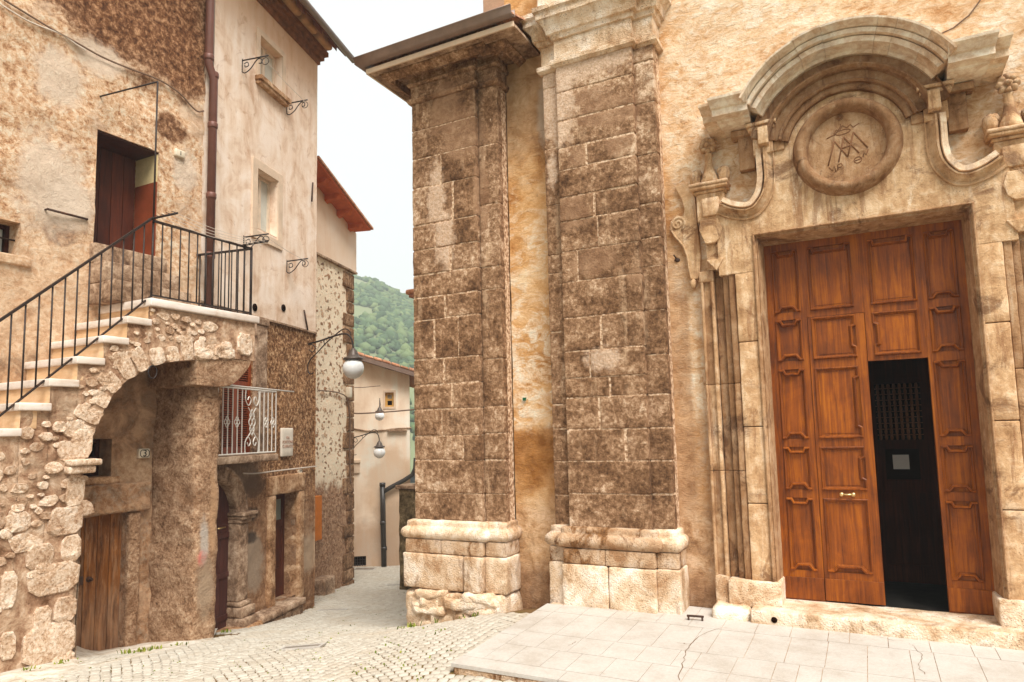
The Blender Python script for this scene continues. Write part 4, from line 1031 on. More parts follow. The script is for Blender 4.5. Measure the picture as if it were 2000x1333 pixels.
b.tube([FC(-.267, DD + .05, 1.062), FC(-.215, DD + .058, 1.062), FC(-.163, DD + .05, 1.062)], .009, 8)
b.build('handle', M['brass'], leaf)
# ---- dark lobby behind the open leaf
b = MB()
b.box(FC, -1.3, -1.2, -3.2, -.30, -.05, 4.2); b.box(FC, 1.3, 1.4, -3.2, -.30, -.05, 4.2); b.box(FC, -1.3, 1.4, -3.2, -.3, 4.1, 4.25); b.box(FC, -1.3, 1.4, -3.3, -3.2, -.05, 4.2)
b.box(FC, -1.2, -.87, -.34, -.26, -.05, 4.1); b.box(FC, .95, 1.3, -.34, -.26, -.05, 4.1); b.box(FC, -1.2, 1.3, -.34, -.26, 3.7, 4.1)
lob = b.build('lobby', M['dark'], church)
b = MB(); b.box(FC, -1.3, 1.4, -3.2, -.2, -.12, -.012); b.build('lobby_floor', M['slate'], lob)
b = MB(); y = -1.45
rails(b, -1.15, 1.25, -.01, 3.4, [(.10, .56, 1.56, 2.20), (.16, .50, 1.12, 1.46), (.12, .54, .18, .98), (-.6, -.14, 1.56, 2.2), (-.56, -.18, .3, 1.4)], y - .05, y)
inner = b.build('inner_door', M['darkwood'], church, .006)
b = MB()
for p in ((.12, .54, .18, .98), (-.6, -.14, 1.56, 2.2), (-.56, -.18, .3, 1.4)): b.box(FC, p[0], p[1], y - .05, y - .02, p[2], p[3])
b.build('inner_panel', M['darkwood'], inner)
b = MB(); b.box(FC, .08, .58, y - .09, y - .06, 1.05, 2.22); b.build('backing', M['dark'], inner)
b = MB(); b.smooth = True
for k in range(8):
    x = .135 + k * .055
    b.lathe(FC(x, y - .02, 1.56), (0, 0, 1), [(q * .008, .008 + .009 * abs(math.sin(q * .39))) for q in range(81)], 8)
for k in range(9): b.tube([FC(.10, y - .025, 1.62 + k * .066), FC(.56, y - .025, 1.62 + k * .066)], .005, 5)
b.build('lattice', M['lattice'], inner)
nt = MB(); nt.box(FC, .235, .395, y - .004, y + .002, 1.235, 1.395)
o = nt.build('notice', M['paper']); tag(o, 'small white paper notice pinned inside the dark church doorway', 'notice')
# ---- step
b = MB(); b.tint = .5
b.rbox(FC, -1.115, 5.0, -.20, .405, -.40, 0.0, .10, .018, .006, 5, 2)
b.tint = .95
b.rbox(FC, -1.50, -1.13, .0, .385, -.40, -.015, .05, .05, .022, 6, 9)
st = b.build('doorstep', M['base'], church)
hx, hz = FC.px(1512, 1212, .42)
b = MB(); b.lathe(FC(hx, .38, hz), (0, -1, 0), [(0, .028), (.034, .028)], 14); b.build('drain_hole', M['dark'], st)
# ---- small green tag on the ochre strip and a nail by the volute
s, z = FC.px(1024, 780, .02); b = MB(); b.box(FC, s - .018, s + .018, -.01, .03, z - .018, z + .018)
tag(b.build('wall_tag', plain('green_plastic', C(34, 92, 62), .5, .3)), 'tiny green square tag on the ochre strip between the pilasters', 'tag')
s, z = FC.px(1322, 507, .0); b = MB(); b.tube([FC(s, -.02, z), FC(s - .01, .09, z + .03)], .008, 6); b.blob(FC(s + .005, .01, z - .01), (.03, .015, .025), 2, 2, .3, 3)
tag(b.build('wall_nail', M['rust']), 'rusty nail sticking out of the plaster left of the church door', 'nail')
# ---- boot scraper
p0 = CAM + ray(1344, 1212) * 0; q0, q1 = atz(1345, 1213, -.135), atz(1372, 1215, -.135)
sc_ = thing('boot_scraper', 'low rusty iron boot scraper set in the paving left of the step', 'boot scraper', (q0[0], q0[1], -.14))
w = q1[0] - q0[0]; dv = Vector((q1[0] - q0[0], q1[1] - q0[1], 0)); a0 = Vector((q0[0], q0[1], -.15))
for k in (0, 1): b = MB(); b.tube([a0 + dv * k, a0 + dv * k + Vector((0, 0, .06))], .011, 6); b.build('post', M['rust'], sc_)
b = MB(); u_ = dv.normalized(); v_ = Vector((-u_.y, u_.x, 0)); c0 = a0 + Vector((0, 0, .055))
b.hexa([c0 - u_ * .015 - v_ * .012, c0 + dv + u_ * .015 - v_ * .012, c0 + dv + u_ * .015 + v_ * .012, c0 - u_ * .015 + v_ * .012] + [p + Vector((0, 0, .018)) for p in (c0 - u_ * .015 - v_ * .012, c0 + dv + u_ * .015 - v_ * .012, c0 + dv + u_ * .015 + v_ * .012, c0 - u_ * .015 + v_ * .012)])
b.build('blade', M['rust'], sc_, .004)
# ---- wire above the portal
b = MB(); b.tube([FC(*t) for t in [(FC.px(*p, .01)[0], .012, FC.px(*p, .01)[1]) for p in ((1915, 0), (1893, 30), (1862, 55), (1830, 70))]], .006, 5)
tag(b.build('loose_wire', M['cable']), 'thin dark wire hanging down the plaster above the portal', 'wire')
# ------------------------------------------------------------------ ground
TX0, TY0, TY1, TX1 = -3.24, 5.03, 7.0, 6.0
def tz(y): return -.125 - .022 * (7.0 - y)
def thit(px, py):
    z = -.14
    for _ in range(8):
        p = atz(px, py, z); z = tz(p[1])
    return p
b = MB(); N = 90; xs = np.linspace(-24, 8, N); ys = np.linspace(-3, 40, N)
for i in range(N):
    for j in range(N): b.vert((xs[i], ys[j], gz(xs[i], min(ys[j], 26)) - .012))
b.smooth = True
for i in range(N - 1):
    for j in range(N - 1): b.face([i * N + j, (i + 1) * N + j, (i + 1) * N + j + 1, i * N + j + 1])
street = b.build('street', M['joint']); street['kind'] = 'structure'
b = MB(); b.smooth = True
for (x0, x1, y0, y1) in ((-500, 55, -55, 510),):
    b.poly([(x0, y0, -4.2), (x1, y0, -4.2), (x1, y1, -4.2), (x0, y1, -4.2)])
o = b.build('ground', M['hill']); o['kind'] = 'structure'
# cobbles laid in segmental arcs
def fan(x, y):
    """position -> is laid out in arcs; returned by the generator below"""
random.seed(21)
cb = MB(); ST, FW = .088, 1.30; RAD = .98
ang = math.radians(28); ca, sa = math.cos(ang), math.sin(ang)
GR = [(gnd(590, 1265), .34, .13), ]
def skip(x, y):
    if x > TX0 - .03 and y > TY0 - .02 and y < 7.3: return True
    if y > 6.86 and x > -5.1: return True
    if x < -7.6 and 5.5 < y < 7 and x < -7.75: return True
    dA = (x + 8.55) * .966 + (y - 6.66) * .259; sA = (x + 8.55) * -.259 + (y - 6.66) * .966
    if dA < .06 and sA < 3.47: return True
    if dA < -.86 and sA < 7.0: return True
    if x < -7.58 and y < 4.5 and y > 2: return True
    u_, v_ = (x - GR[0][0][0]) * .891 + (y - GR[0][0][1]) * .454, -(x - GR[0][0][0]) * .454 + (y - GR[0][0][1]) * .891
    if abs(u_) < .25 and abs(v_) < .15: return True
    return False
cnt = 0
for col in range(-22, 16):
    for row in range(-60, 280):
        # one arc of stones inside the column
        half = math.asin(FW / 2 / RAD); n = int(2 * half * RAD / ST)
        for k in range(n):
            th = -half + (k + .5 + (.5 if row % 2 else 0) * .9) * (2 * half / n)
            if th > half: continue
            lx = RAD * math.sin(th); ly = RAD * math.cos(th) + row * ST
            cxl = (col + .5) * FW
            if row % 1: continue
            X = cxl + lx; Yv = ly
            x = ca * X - sa * Yv + 2.0; y = sa * X + ca * Yv - 4.0
            if y < 3.3 or y > 26 or x < -15 or x > -1.2 or skip(x, y): continue
            # keep what can be seen
            v = RW.T @ (np.array([x, y, -.5]) - CAM)
            if v[2] < 1: continue
            pxx = CX + F_PX * v[0] / v[2]
            if pxx < -160 or pxx > 1500: continue
            cnt += 1
            far = v[2] > 16
            w = ST * .5 * random.uniform(.84, .96); h = ST * .5 * random.uniform(.82, .95); rot = -th + ang + random.uniform(-.09, .09)
            x += random.uniform(-.006, .006); y += random.uniform(-.006, .006)
            c, s_ = math.cos(rot), math.sin(rot); zt = gz(x, y) + random.uniform(-.003, .004)
            cb.tint = min(1, max(0, random.gauss(.55, .25))); ids = []
            for lvl, (kk, dz) in enumerate(((1.0, -.03), (1.0, -.003), (.80, .003))):
                row_ = []
                for (a, e) in ((-1, -1), (1, -1), (1, 1), (-1, 1)):
                    j1, j2 = (1 + random.uniform(-.10, .04)), (1 + random.uniform(-.10, .04))
                    lx_, ly_ = a * w * kk * j1, e * h * kk * j2
                    gx, gy = c * lx_ - s_ * ly_, s_ * lx_ + c * ly_
                    row_.append(cb.vert((x + gx, y + gy, zt + dz - .138 * 0 + (gz(x + gx, y + gy) - gz(x, y) if not far else 0))))
                ids.append(row_)
            cb.smooth = True
            for lv in range(2):
                for q in range(4): cb.face([ids[lv][q], ids[lv][(q + 1) % 4], ids[lv + 1][(q + 1) % 4], ids[lv + 1][q]])
            cb.face(ids[2])
print('cobbles', cnt)
o = cb.build('cobblestones', M['cobble']); o['kind'] = 'structure'
# ---- paved terrace in front of the church
random.seed(8)
tb = MB(); FT = lambda s, d, z: Vector((s, d, z + tz(d)))
tb.m = 1; tb.tint = .0; tb.rbox(FT, TX0 + .015, TX1, TY0 + .012, 7.4, -.40, -.012, .12, .02, .006, 6)
tb.tint = .12; tb.box(FT, TX0 + .03, TX1, TY0 + .03, 7.4, -.05, -.005); tb.m = 0
yl = [TY0, thit(1500, 1330)[1]]
y_a = thit(1017, 1231)[1]; y_b = thit(974, 1255)[1]; y_c = thit(935, 1285)[1]
print('terrace rows', y_a, y_b, y_c)
rowsY = [TY0, y_c, y_b, y_a, (y_a + 7.42) / 2, 7.42]
def slab(x0, x1, y0, y1, t, r=.006, edge=.006):
    tb.tint = t
    tb.box(FT, x0 + .0025, x1 - .0025, y0 + .004, y1 - .004, -.030, random.uniform(-.0008, .0004))
x = TX0                                                        # kerb along the left edge and the front
yk = y_c
while yk < 7.0:
    y2 = min(7.0, yk + random.uniform(.6, .9)); slab(TX0, TX0 + .20, yk, y2, random.uniform(.5, .8), .012); yk = y2
x = TX0
while x < TX1 - .05:
    x2 = min(TX1, x + random.uniform(.8, 1.2)); slab(x, x2, TY0, y_c, random.uniform(.4, .8), .006); x = x2
for k in range(1, len(rowsY) - 1):
    x = TX0 + .20
    wlist = []
    while x < TX1 - .02:
        w = random.choice([.30, .30, .31, .17]) if k > 1 else random.choice([.30, .30, .31, .22]); x2 = min(TX1, x + w)
        slab(x, x2, rowsY[k], rowsY[k + 1], random.uniform(.35, .75), .004); x = x2
o = tb.build('terrace', [M['terrace'], M['base']]); o['kind'] = 'structure'
# cracks: thin open joints filled with dirt
cr = MB()
def crack(pts, w=.0035):
    P = [thit(*p) for p in pts]; Q = smoothpath([(p[0], p[1]) for p in P], 5); rows = []
    for i, p in enumerate(Q):
        j = random.uniform(-.012, .012); ww = w * random.uniform(.4, 1.2); rows.append([(p.x + j - ww, p.y + j), (p.x + j + ww, p.y + j * .6 + ww)])
    cr.sweep([[Vector((a, c, tz(c) + .0022)) for a, c in r] for r in rows], cap=False)
crack([(1425, 1225), (1390, 1232), (1355, 1252), (1342, 1270), (1335, 1290), (1325, 1330)]); crack([(1322, 1256), (1350, 1259)], .005); crack([(1775, 1258), (1788, 1266), (1800, 1284), (1794, 1300), (1806, 1318)], .002); crack([(1110, 1262), (1125, 1254)], .003); crack([(1690, 1238), (1740, 1250), (1765, 1252)], .0025)
o = cr.build('paving_crack', plain('crack_dirt', C(128, 104, 82), .95, .1)); o['kind'] = 'structure'
# ---- drain grates
def grate(px, py, wx, wy, label):
    p = gnd(px, py); a = math.radians(27)
    G = lambda s, d, z: Vector((p[0] + s * math.cos(a) - d * math.sin(a), p[1] + s * math.sin(a) + d * math.cos(a), 0)) + Vector((0, 0, gz(p[0] + s * math.cos(a) - d * math.sin(a), p[1] + s * math.sin(a) + d * math.cos(a)) + z))
    t = thing('drain_grate', label, 'drain grate', G(0, 0, 0), 'drain grates in the street')
    b = MB(); b.box(G, -wx, wx, -wy, -wy + .035, -.02, .012); b.box(G, -wx, wx, wy - .035, wy, -.02, .012); b.box(G, -wx, -wx + .035, -wy + .035, wy - .035, -.02, .012); b.box(G, wx - .035, wx, -wy + .035, wy - .035, -.02, .012)
    b.build('frame', M['terrace'], t, .003)
    b = MB(); n = int(wy * 2 / .04)
    for k in range(n):
        d = -wy + .045 + (2 * wy - .09) * k / max(1, n - 1); b.box(G, -wx + .035, wx - .035, d - .010, d + .010, -.02, .008)
    b.build('bars', M['grate'], t)
grate(590, 1265, .23, .125, 'rectangular iron drain grate in the cobbles, largest and nearest one')
grate(650, 1192, .26, .08, 'narrow worn drain strip in the cobbles beyond the nearest drain grate')
grate(712, 1112, .3, .2, 'faint drain grate on the pale paving near the far wall')
grate(808 - 30, 1143, .3, .08, 'thin drain grate in the paving at the foot of the far corner by the church')

# ---- smooth strip of paving along the foot of the stair
sp_ = MB(); random.seed(2); ed = [(0, 1338, 0, 1322), (60, 1331, 60, 1312), (110, 1322, 110, 1300), (150, 1311, 148, 1291), (200, 1299, 195, 1277), (250, 1287, 245, 1265), (300, 1276, 300, 1256), (345, 1266, 345, 1252), (385, 1257, 384, 1250), (415, 1250, 420, 1242)]
ro_, ri_ = [gnd(a, c) for a, c, _, _ in ed], [gnd(a, c) for _, _, a, c in ed]
rows = []
for k in range(len(ed)):
    a, c = Vector(ro_[k]), Vector(ri_[k]); c = c + (c - a) * 1.2
    rows.append([a + Vector((0, 0, -.05)), a + Vector((0, 0, .012)), a.lerp(c, .5) + Vector((0, 0, .03)), c + Vector((0, 0, .05))])
rows = subdiv(rows, 4)
sp_.smooth = True; sp_.sweep(rows, cap=False)
o = sp_.build('pavement', m_rough('worn_pavement', C(150, 132, 114), C(188, 174, 156), C(206, 196, 182), C(220, 212, 200), 2.5, .008)); o['kind'] = 'structure'
# ------------------------------------------------------------------ house behind the stair
hb = thing('stone_house', 'rough rendered old house with an open dark doorway at the head of the stair', 'house', (-8.5, 5.0, -.7))
def rect(F, L_, R_, T_, B_, d=0.0):
    """hole bounds from four photo points: left, right edge, top, bottom"""
    s = sorted((F.px(*L_, d)[0], F.px(*R_, d)[0])); return (s[0], s[1], F.px(*B_, d)[1], F.px(*T_, d)[1])
dB = rect(FB, (186, 360), (309, 360), (250, 275), (180, 476)); wB = (FB.px(38, 470)[0], FB.px(38, 470)[0] + .75, *sorted((FB.px(38, 500)[1], FB.px(38, 436)[1])))
ldB = (FB.px(243, 1150)[0], 1.95, -.95, FB.px(200, 1006)[1]); lwB = (FB.px(214, 900)[0] - .02, 1.95, FB.px(190, 932)[1], FB.px(200, 858)[1])
print('doorB', dB, 'winB', wB, 'low door', ldB, 'low win', lwB)
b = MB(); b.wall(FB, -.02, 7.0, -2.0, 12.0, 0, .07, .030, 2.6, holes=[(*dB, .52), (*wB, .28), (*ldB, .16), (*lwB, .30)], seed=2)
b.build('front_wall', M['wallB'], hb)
b = MB(); b.box(FB, -.02, 7, -3.4, -2.2, -2, 11.9); b.box(FB, 6.9, 7, -2.2, -.05, -2, 11.9); b.build('back_wall', M['wallB'], hb)
b = MB(); b.box(FB, -.3, 7.2, -3.5, .35, 11.95, 12.1); b.build('roof', M['tile'], hb)
# doorway
s0, s1, z0, z1 = dB
b = MB()
for k in range(5): b.tint = random.uniform(.3, .7); b.box(FB, s0 + .02 + (s1 - s0 - .02) * k / 5, s0 + .012 + (s1 - s0 - .02) * (k + 1) / 5, -.53, -.49, z0, z1 + .1)
b.box(FB, s0, s1, -.49, -.46, z0, z0 + .12)
b.build('door', M['redwood'], hb)
b = MB(); b.box(FB, s0 + .001, s0 + .02, -.48, -.02, z0, z0 + (z1 - z0) * .72); b.build('painted_reveal', M['red_in'], hb)
b = MB(); b.box(FB, s0 + .001, s0 + .018, -.48, -.02, z0 + (z1 - z0) * .72 + .002, z1 - .03)
b.tint = .2; b.build('cream_reveal', M['ochre_in'], hb); b = MB(); b.tint = .15; b.box(FB, s0 + .001, s1 - .001, -.48, -.015, z1 - .025, z1 - .002); b.build('soffit_shade_board', M['redwood'], hb)  # last box: dark board added to stand for the shade under the door soffit
b = MB(); zl = 3.455
for k in range(3):
    b.tint = .5; h0 = zl + (z0 - zl) * k / 3; b.rbox(FB, s0 - .10 - .08 * (2 - k) * .4, s1 + .04, -.3, .10 + .22 * (2 - k), h0, zl + (z0 - zl) * (k + 1) / 3, .1, .014, .006, 7, k)
b.build('door_step', M['trim'], hb)
# small barred window at the left edge
s0, s1, z0, z1 = wB
w = MB(); 
for a, c, e, f_ in ((s0, s0 + .05, z0, z1), (s1 - .05, s1, z0, z1), (s0 + .05, s1 - .05, z0, z0 + .05), (s0 + .05, s1 - .05, z1 - .05, z1), (s0 + .16, s0 + .22, z0 + .05, z1 - .05)): w.box(FB, a, c, -.27, -.22, e, f_)
wo_ = w.build('window', M['darkwood'], hb, .003)
w = MB(); w.box(FB, s0, s1, -.30, -.285, z0, z1); w.build('pane', M['curtain'], wo_)
w = MB(); w.tube([FB(s0, -.1, (z0 + z1) / 2), FB(s1, -.1, (z0 + z1) / 2)], .012, 6); w.build('bar', M['iron'], wo_)
w = MB(); w.tint = .6; w.rbox(FB, s0 - .12, s1 + .1, -.02, .05, z0 - .12, z0 - .005, .1, .015, .008, 7); w.build('sill', M['wallB'], wo_)
# door and window under the arch
s0, s1, z0, z1 = ldB
b = MB(); n = 6
for k in range(n): b.tint = random.uniform(.25, .8); a = s0 + (s1 - s0) * k / n; b.box(FB, a + .003, s0 + (s1 - s0) * (k + 1) / n - .003, -.13, -.09 + random.uniform(-.004, .004), z0, z1 - .01)
for zz in (z0 + .35, z1 - .3): b.tint = .3; b.box(FB, s0 + .02, s1 - .02, -.17, -.131, zz, zz + .12)
ld = b.build('cellar_door', M['oldplank'], hb, .004, segs=1)
b = MB(); q = (FB.px(182, 1133)[0], FB.px(182, 1133)[1]); b.lathe(FB(q[0], -.09, q[1]), (1, 0, 0), [(0, .035), (.012, .035), (.02, .014), (.05, .014), (.06, .02)], 12); b.box(FB, q[0] + .08, q[0] + .16, -.09, -.07, q[1] - .05, q[1] + .05); b.build('latch', M['rust'], ld)
b = MB(); b.tint = .35; b.rbox(FB, s0 - .28, 2.3, -.05, .10, z1 + .0, z1 + .38, .09, .03, .016, 5); b.build('lintel', M['wallB'], hb)
b = MB(); b.tint = .5; b.rbox(FB, s0 - .16, s0 - .004, -.05, .06, -.95, z1 - .01, .1, .02, .014, 5); b.build('door_jamb', M['pier'], hb)
s0, s1, z0, z1 = lwB
b = MB()
for a, c, e, f_ in ((s0, s0 + .05, z0, z1), (s0 + .05, s1, z1 - .05, z1), (s0 + .05, s1, z0, z0 + .05), (s0 + .05, s1, (z0 + z1) / 2 - .015, (z0 + z1) / 2 + .015)): b.box(FB, a, c, -.29, -.25, e, f_)
cw_ = b.build('cellar_window', M['darkwood'], hb, .003)
b = MB(); b.box(FB, s0 - .02, s1, -.34, -.31, z0 - .02, z1 + .02); b.build('pane', M['dark'], cw_)
b = MB(); b.rbox(FB, s0 - .10, s1, -.02, .05, z0 - .10, z0 - .002, .1, .012, .006, 7); b.build('sill', M['tanstone'], cw_)
# ------------------------------------------------------------------ outside stair
random.seed(31)
stn = thing('stone_stair', 'outside stone stair with white treads, rubble arch and black iron railing', 'staircase', (-7.8, 4.2, -.55))
XO = -7.52
def xw(y): return PIPE[0]           # inner end at the house wall
b = MB()
steps = [(5.21 - .273 * k, 3.455 - .259 * k) for k in range(1, 14)]
for k, (y, z) in enumerate(steps):
    t = MB(); t.tint = .5; W = Frame((0, 0, 0), (0, 1, 0), (1, 0, 0))
    t.rbox(W, y - .035, y + .275, xw(y) - .1, XO, z - .08, z, .3, .010, .002, 4, k)
    t.m = 1; t.rbox(W, y, y + .16, xw(y) - .1, XO - .05, z - .262, z - .081, .3, .004, .002, 4, k)
    t.build('step', [M['tread'], M['riser']], stn)
W = Frame((0, 0, 0), (0, 1, 0), (1, 0, 0))
t = MB(); t.rbox(W, 5.185, 6.84, -8.75, XO + .01, 3.36, 3.455, .3, .010, .002, 4); t.m = 1; t.rbox(W, 5.22, 5.40, xw(5.2) - .1, XO - .05, 3.19, 3.36, .3, .004, .002, 4)
t.build('landing', [M['tread'], M['riser']], stn)
# masonry: front wall with the arch, vault behind it
apx = [(165, 905), (176, 868), (207, 796), (240, 751), (267, 733), (300, 715), (345, 706), (390, 703), (456, 701)]
acv = smoothpath([FS.px(*p) for p in apx], 6)
def zbot(s):
    if s < acv[0].x: return -1.2
    for a, c in zip(acv[:-1], acv[1:]):
        if a.x <= s <= c.x: return a.y + (c.y - a.y) * (s - a.x) / max(1e-6, c.x - a.x)
    return acv[-1].y
def ztop(s):
    if s > 5.20: return 3.355
    z = 3.355
    for y, zz in steps:
        z = zz - .08
        if s > y: break
    return z
sa = acv[0].x
cols = list(np.linspace(1.6, sa, 60)) + [q for q in np.linspace(sa + .001, 6.80, 64)]
b = MB(); b.smooth = True; ids = []
edges = sorted([y for y, z in steps] + [5.20])
cc = []
for s in cols + [e - .001 for e in edges] + [e + .001 for e in edges]: cc.append(s)
cc = sorted(cc)
def mason(s, z, d=0.0):
    w = FS(s, d, z); return FS(s, d + .028 * fbm(w, 3.2, 5, 4) - .012, z)
for s in cc:
    zb_, zt_ = zbot(s), ztop(s); n = 44
    ids.append([b.vert(mason(s, zb_ + (zt_ - zb_) * j / n)) for j in range(n + 1)])
for i in range(len(ids) - 1):
    for j in range(44): b.face([ids[i][j], ids[i + 1][j], ids[i + 1][j + 1], ids[i][j + 1]])
# inner side of the left pier and the soffit
prev = None
sof = [(sa, -1.2), (sa, .2), (sa, 1.0)] + [(p.x, p.y) for p in acv] + [(6.80, acv[-1].y)]
rows = []
for s, z in sof:
    rows.append([FS(s + .01 * nz((s, z, d), 4), d, z + .012 * nz((s, z, d), 5, 3)) for d in (-.02, -.15, -.3, -.5, -.7, -.9, -1.0)])
b.sweep(rows, cap=False)
b.build('arch_wall', M['masonry'], stn)
b = MB(); b.smooth = True
b.wall(Frame((-7.56, 6.79, 0), (-1, 0, 0), (0, 1, 0)), 0, 1.1, acv[-1].y, 3.36, 0, .2); b.build('end_wall', M['masonry'], stn)
# rubble and dressed stones set in the face
rb = MB()
def stone(cx, cz, rx, rz, dp, seed, tint=None, sq=.5):
    """irregular cushion of stone on the stair face"""
    rb.tint = random.uniform(.0, 1) if tint is None else tint
    n = 12; rings = []; rs = random.Random(seed); m_ = rs.choice([5, 6, 6, 7]); ph = rs.uniform(0, 6.28)
    ca_ = sorted(ph + (i + rs.uniform(-.32, .32)) * 2 * math.pi / m_ for i in range(m_)); cr_ = [rs.uniform(.82, 1.2) for _ in ca_]
    tl = rs.uniform(-.25, .25); tl2 = rs.uniform(-.25, .25)
    def rad_(a):
        """straight-sided outline between a few corners"""
        for i in range(m_):
            a0, a1 = ca_[i], ca_[(i + 1) % m_] + (2 * math.pi if i == m_ - 1 else 0)
            x = a
            while x < a0: x += 2 * math.pi
            while x > a0 + 2 * math.pi: x -= 2 * math.pi
            if a0 <= x <= a1:
                p0, p1 = (cr_[i] * math.cos(a0), cr_[i] * math.sin(a0)), (cr_[(i + 1) % m_] * math.cos(a1), cr_[(i + 1) % m_] * math.sin(a1))
                dx, dy = math.cos(a), math.sin(a); ex, ey = p1[0] - p0[0], p1[1] - p0[1]
                den = dx * ey - dy * ex
                return min(1.3, max(.5, (p0[0] * ey - p0[1] * ex) / den)) if abs(den) > 1e-6 else 1
        return 1
    for kk, dd in ((1.0, -.03), (1.0, dp * .3), (.92, dp * .9), (.5, dp), ):
        row = []
        for q in range(n):
            a = 2 * math.pi * q / n; c, s_ = math.cos(a), math.sin(a)
            e = 1 / max(abs(c), abs(s_)); rr = (1 - sq) * rad_(a) + sq * min(e, 1.3)
            rr *= 1 + .10 * mnoise.noise(Vector((c * 1.8 + seed * 3.7, s_ * 1.8, seed)))
            p = FS(cx + rx * rr * kk * c, 0, cz + rz * rr * kk * s_)
            row.append(rb.vert(FS(cx + rx * rr * kk * c, dd + (kk * dp * (tl * c + tl2 * s_) if dd > 0 else 0) + .014 * fbm(p, 12, seed), cz + rz * rr * kk * s_)))
        rings.append(row)
    sm0 = rb.smooth; rb.smooth = False
    for u, v in zip(rings[:-1], rings[1:]):
        for q in range(n): rb.face([u[q], u[(q + 1) % n], v[(q + 1) % n], v[q]])
    rb.face(rings[-1]); rb.smooth = sm0
def stone_px(x0, y0, x1, y1, dp=.035, tint=None, sq=.75, seed=None):
    a, c = FS.px(x0, (y0 + y1) / 2), FS.px(x1, (y0 + y1) / 2); m_ = (x0 + x1) / 2
    t0, b0 = FS.px(m_, y0)[1], FS.px(m_, y1)[1]
    stone((a[0] + c[0]) / 2, (t0 + b0) / 2, (c[0] - a[0]) / 2, (t0 - b0) / 2, dp, random.random() * 50 if seed is None else seed, tint, sq)
for q in [(95, 990, 162, 1045), (120, 1045, 158, 1098), (52, 1062, 105, 1112), (55, 1100, 155, 1160), (105, 1165, 150, 1215), (65, 1185, 100, 1240), (45, 1216, 150, 1296), (0, 1115, 32, 1190), (140, 1285, 148, 1300), (100, 1275, 146, 1310), (128, 925, 166, 990), (140, 838, 180, 895), (10, 1000, 60, 1040), (68, 1120, 100, 1100), (22, 985, 48, 1000), (0, 1235, 30, 1290)]:
    x0, y0, x1, y1 = q; stone_px(x0, min(y0, y1), x1, max(y0, y1), .016, random.uniform(.3, 1), .93)
# arch ring of long stones
L_ = [0]
for a, c in zip(acv[:-1], acv[1:]): L_.append(L_[-1] + (c - a).length)
ring_n = 13
for k in range(ring_n):
    u = (k + .5) / ring_n * L_[-1]
    i = max(j for j in range(len(L_)) if L_[j] <= u); i = min(i, len(acv) - 2)
    p = acv[i].lerp(acv[i + 1], (u - L_[i]) / max(1e-6, L_[i + 1] - L_[i])); t_ = (acv[i + 1] - acv[i]).normalized(); n_ = Vector((-t_.y, t_.x))
    ln = random.uniform(.09, .17); wd = L_[-1] / ring_n / 2 * random.uniform(.8, .95); cx, cz = p.x + n_.x * (ln - .005), p.y + n_.y * (ln - .005)
    rb.tint = random.uniform(.4, .9); n = 20; rings = []; sd_ = random.random() * 40
    for kk, dd in ((1.0, -.03), (1.0, .0), (.96, .008), (.5, .010)):
        row = []
        for q in range(n):
            a = 2 * math.pi * q / n; c, s_ = math.cos(a), math.sin(a); e = 1 / max(abs(c), abs(s_)); rr = .1 + .9 * min(e, 1.35); rr *= 1 + .14 * mnoise.noise(Vector((c * 1.3 + sd_, s_ * 1.3, 2)))
            uu, vv = wd * rr * kk * c, ln * rr * kk * s_
            s1_, z1_ = cx + t_.x * uu + n_.x * vv, cz + t_.y * uu + n_.y * vv
            row.append(rb.vert(FS(s1_, dd + .012 * fbm((s1_, z1_, 0), 10, sd_), z1_)))
        rings.append(row)
    rb.smooth = False
    for u_, v_ in zip(rings[:-1], rings[1:]):
        for q in range(n): rb.face([u_[q], u_[(q + 1) % n], v_[(q + 1) % n], v_[q]])
    rb.face(rings[-1])
for q in [(380, 680, 415, 702), (418, 676, 458, 701), (462, 652, 492, 695)]: stone_px(*q, .03, random.uniform(.8, 1), .95)
placed = []
def okp(s, z, r):
    for (a, c, e) in placed:
        if math.hypot(a - s, c - z) < (e + r) * .92: return False
    return True
for q in range(2600):                                        # cobble-sized rubble
    s = random.uniform(2.6, 6.75); zt_ = ztop(s); zb_ = max(zbot(s), gz(-7.55, s)) if s > sa else gz(-7.55, s) - .1
    r = random.uniform(.05, .14) if random.random() < .6 else random.uniform(.025, .06)
    z = random.uniform(zb_, zt_)
    if z + r > zt_ - .01 or (s > sa - .15 and z - r < zb_ + .22) or (s + r > 6.77) : continue
    if s < sa and z < .95 and s > sa - .42: continue
    dens = fbm((s, z, 0), 1.1, 8, 3); lim = -.12 if s > 5.2 else .02
    if s > 5.2 and z > 3.0: lim = -.5
    if dens < lim or not okp(s, z, r): continue
    placed.append((s, z, r)); stone(s, z, r * random.uniform(.95, 1.3), r * random.uniform(.65, .95), random.uniform(.002, .014), q * .37, None, random.uniform(.0, .35))
rb.build('rubble_stones', M['rubble'], stn)
# impost block at the spring of the arch
s0, z0 = FS.px(182, 905); b = MB(); b.tint = .6
sl = FS.px(126, 905)[0]
b.rbox(FS, sl, s0 - .02, -.2, .10, z0 - .10, z0 - .02, .06, .02, .008, 7); b.rbox(FS, sl - .0, s0 + .03, -.2, .13, z0 - .02, z0 + .05, .06, .02, .008, 7)
b.build('impost', M['rubble'], stn)
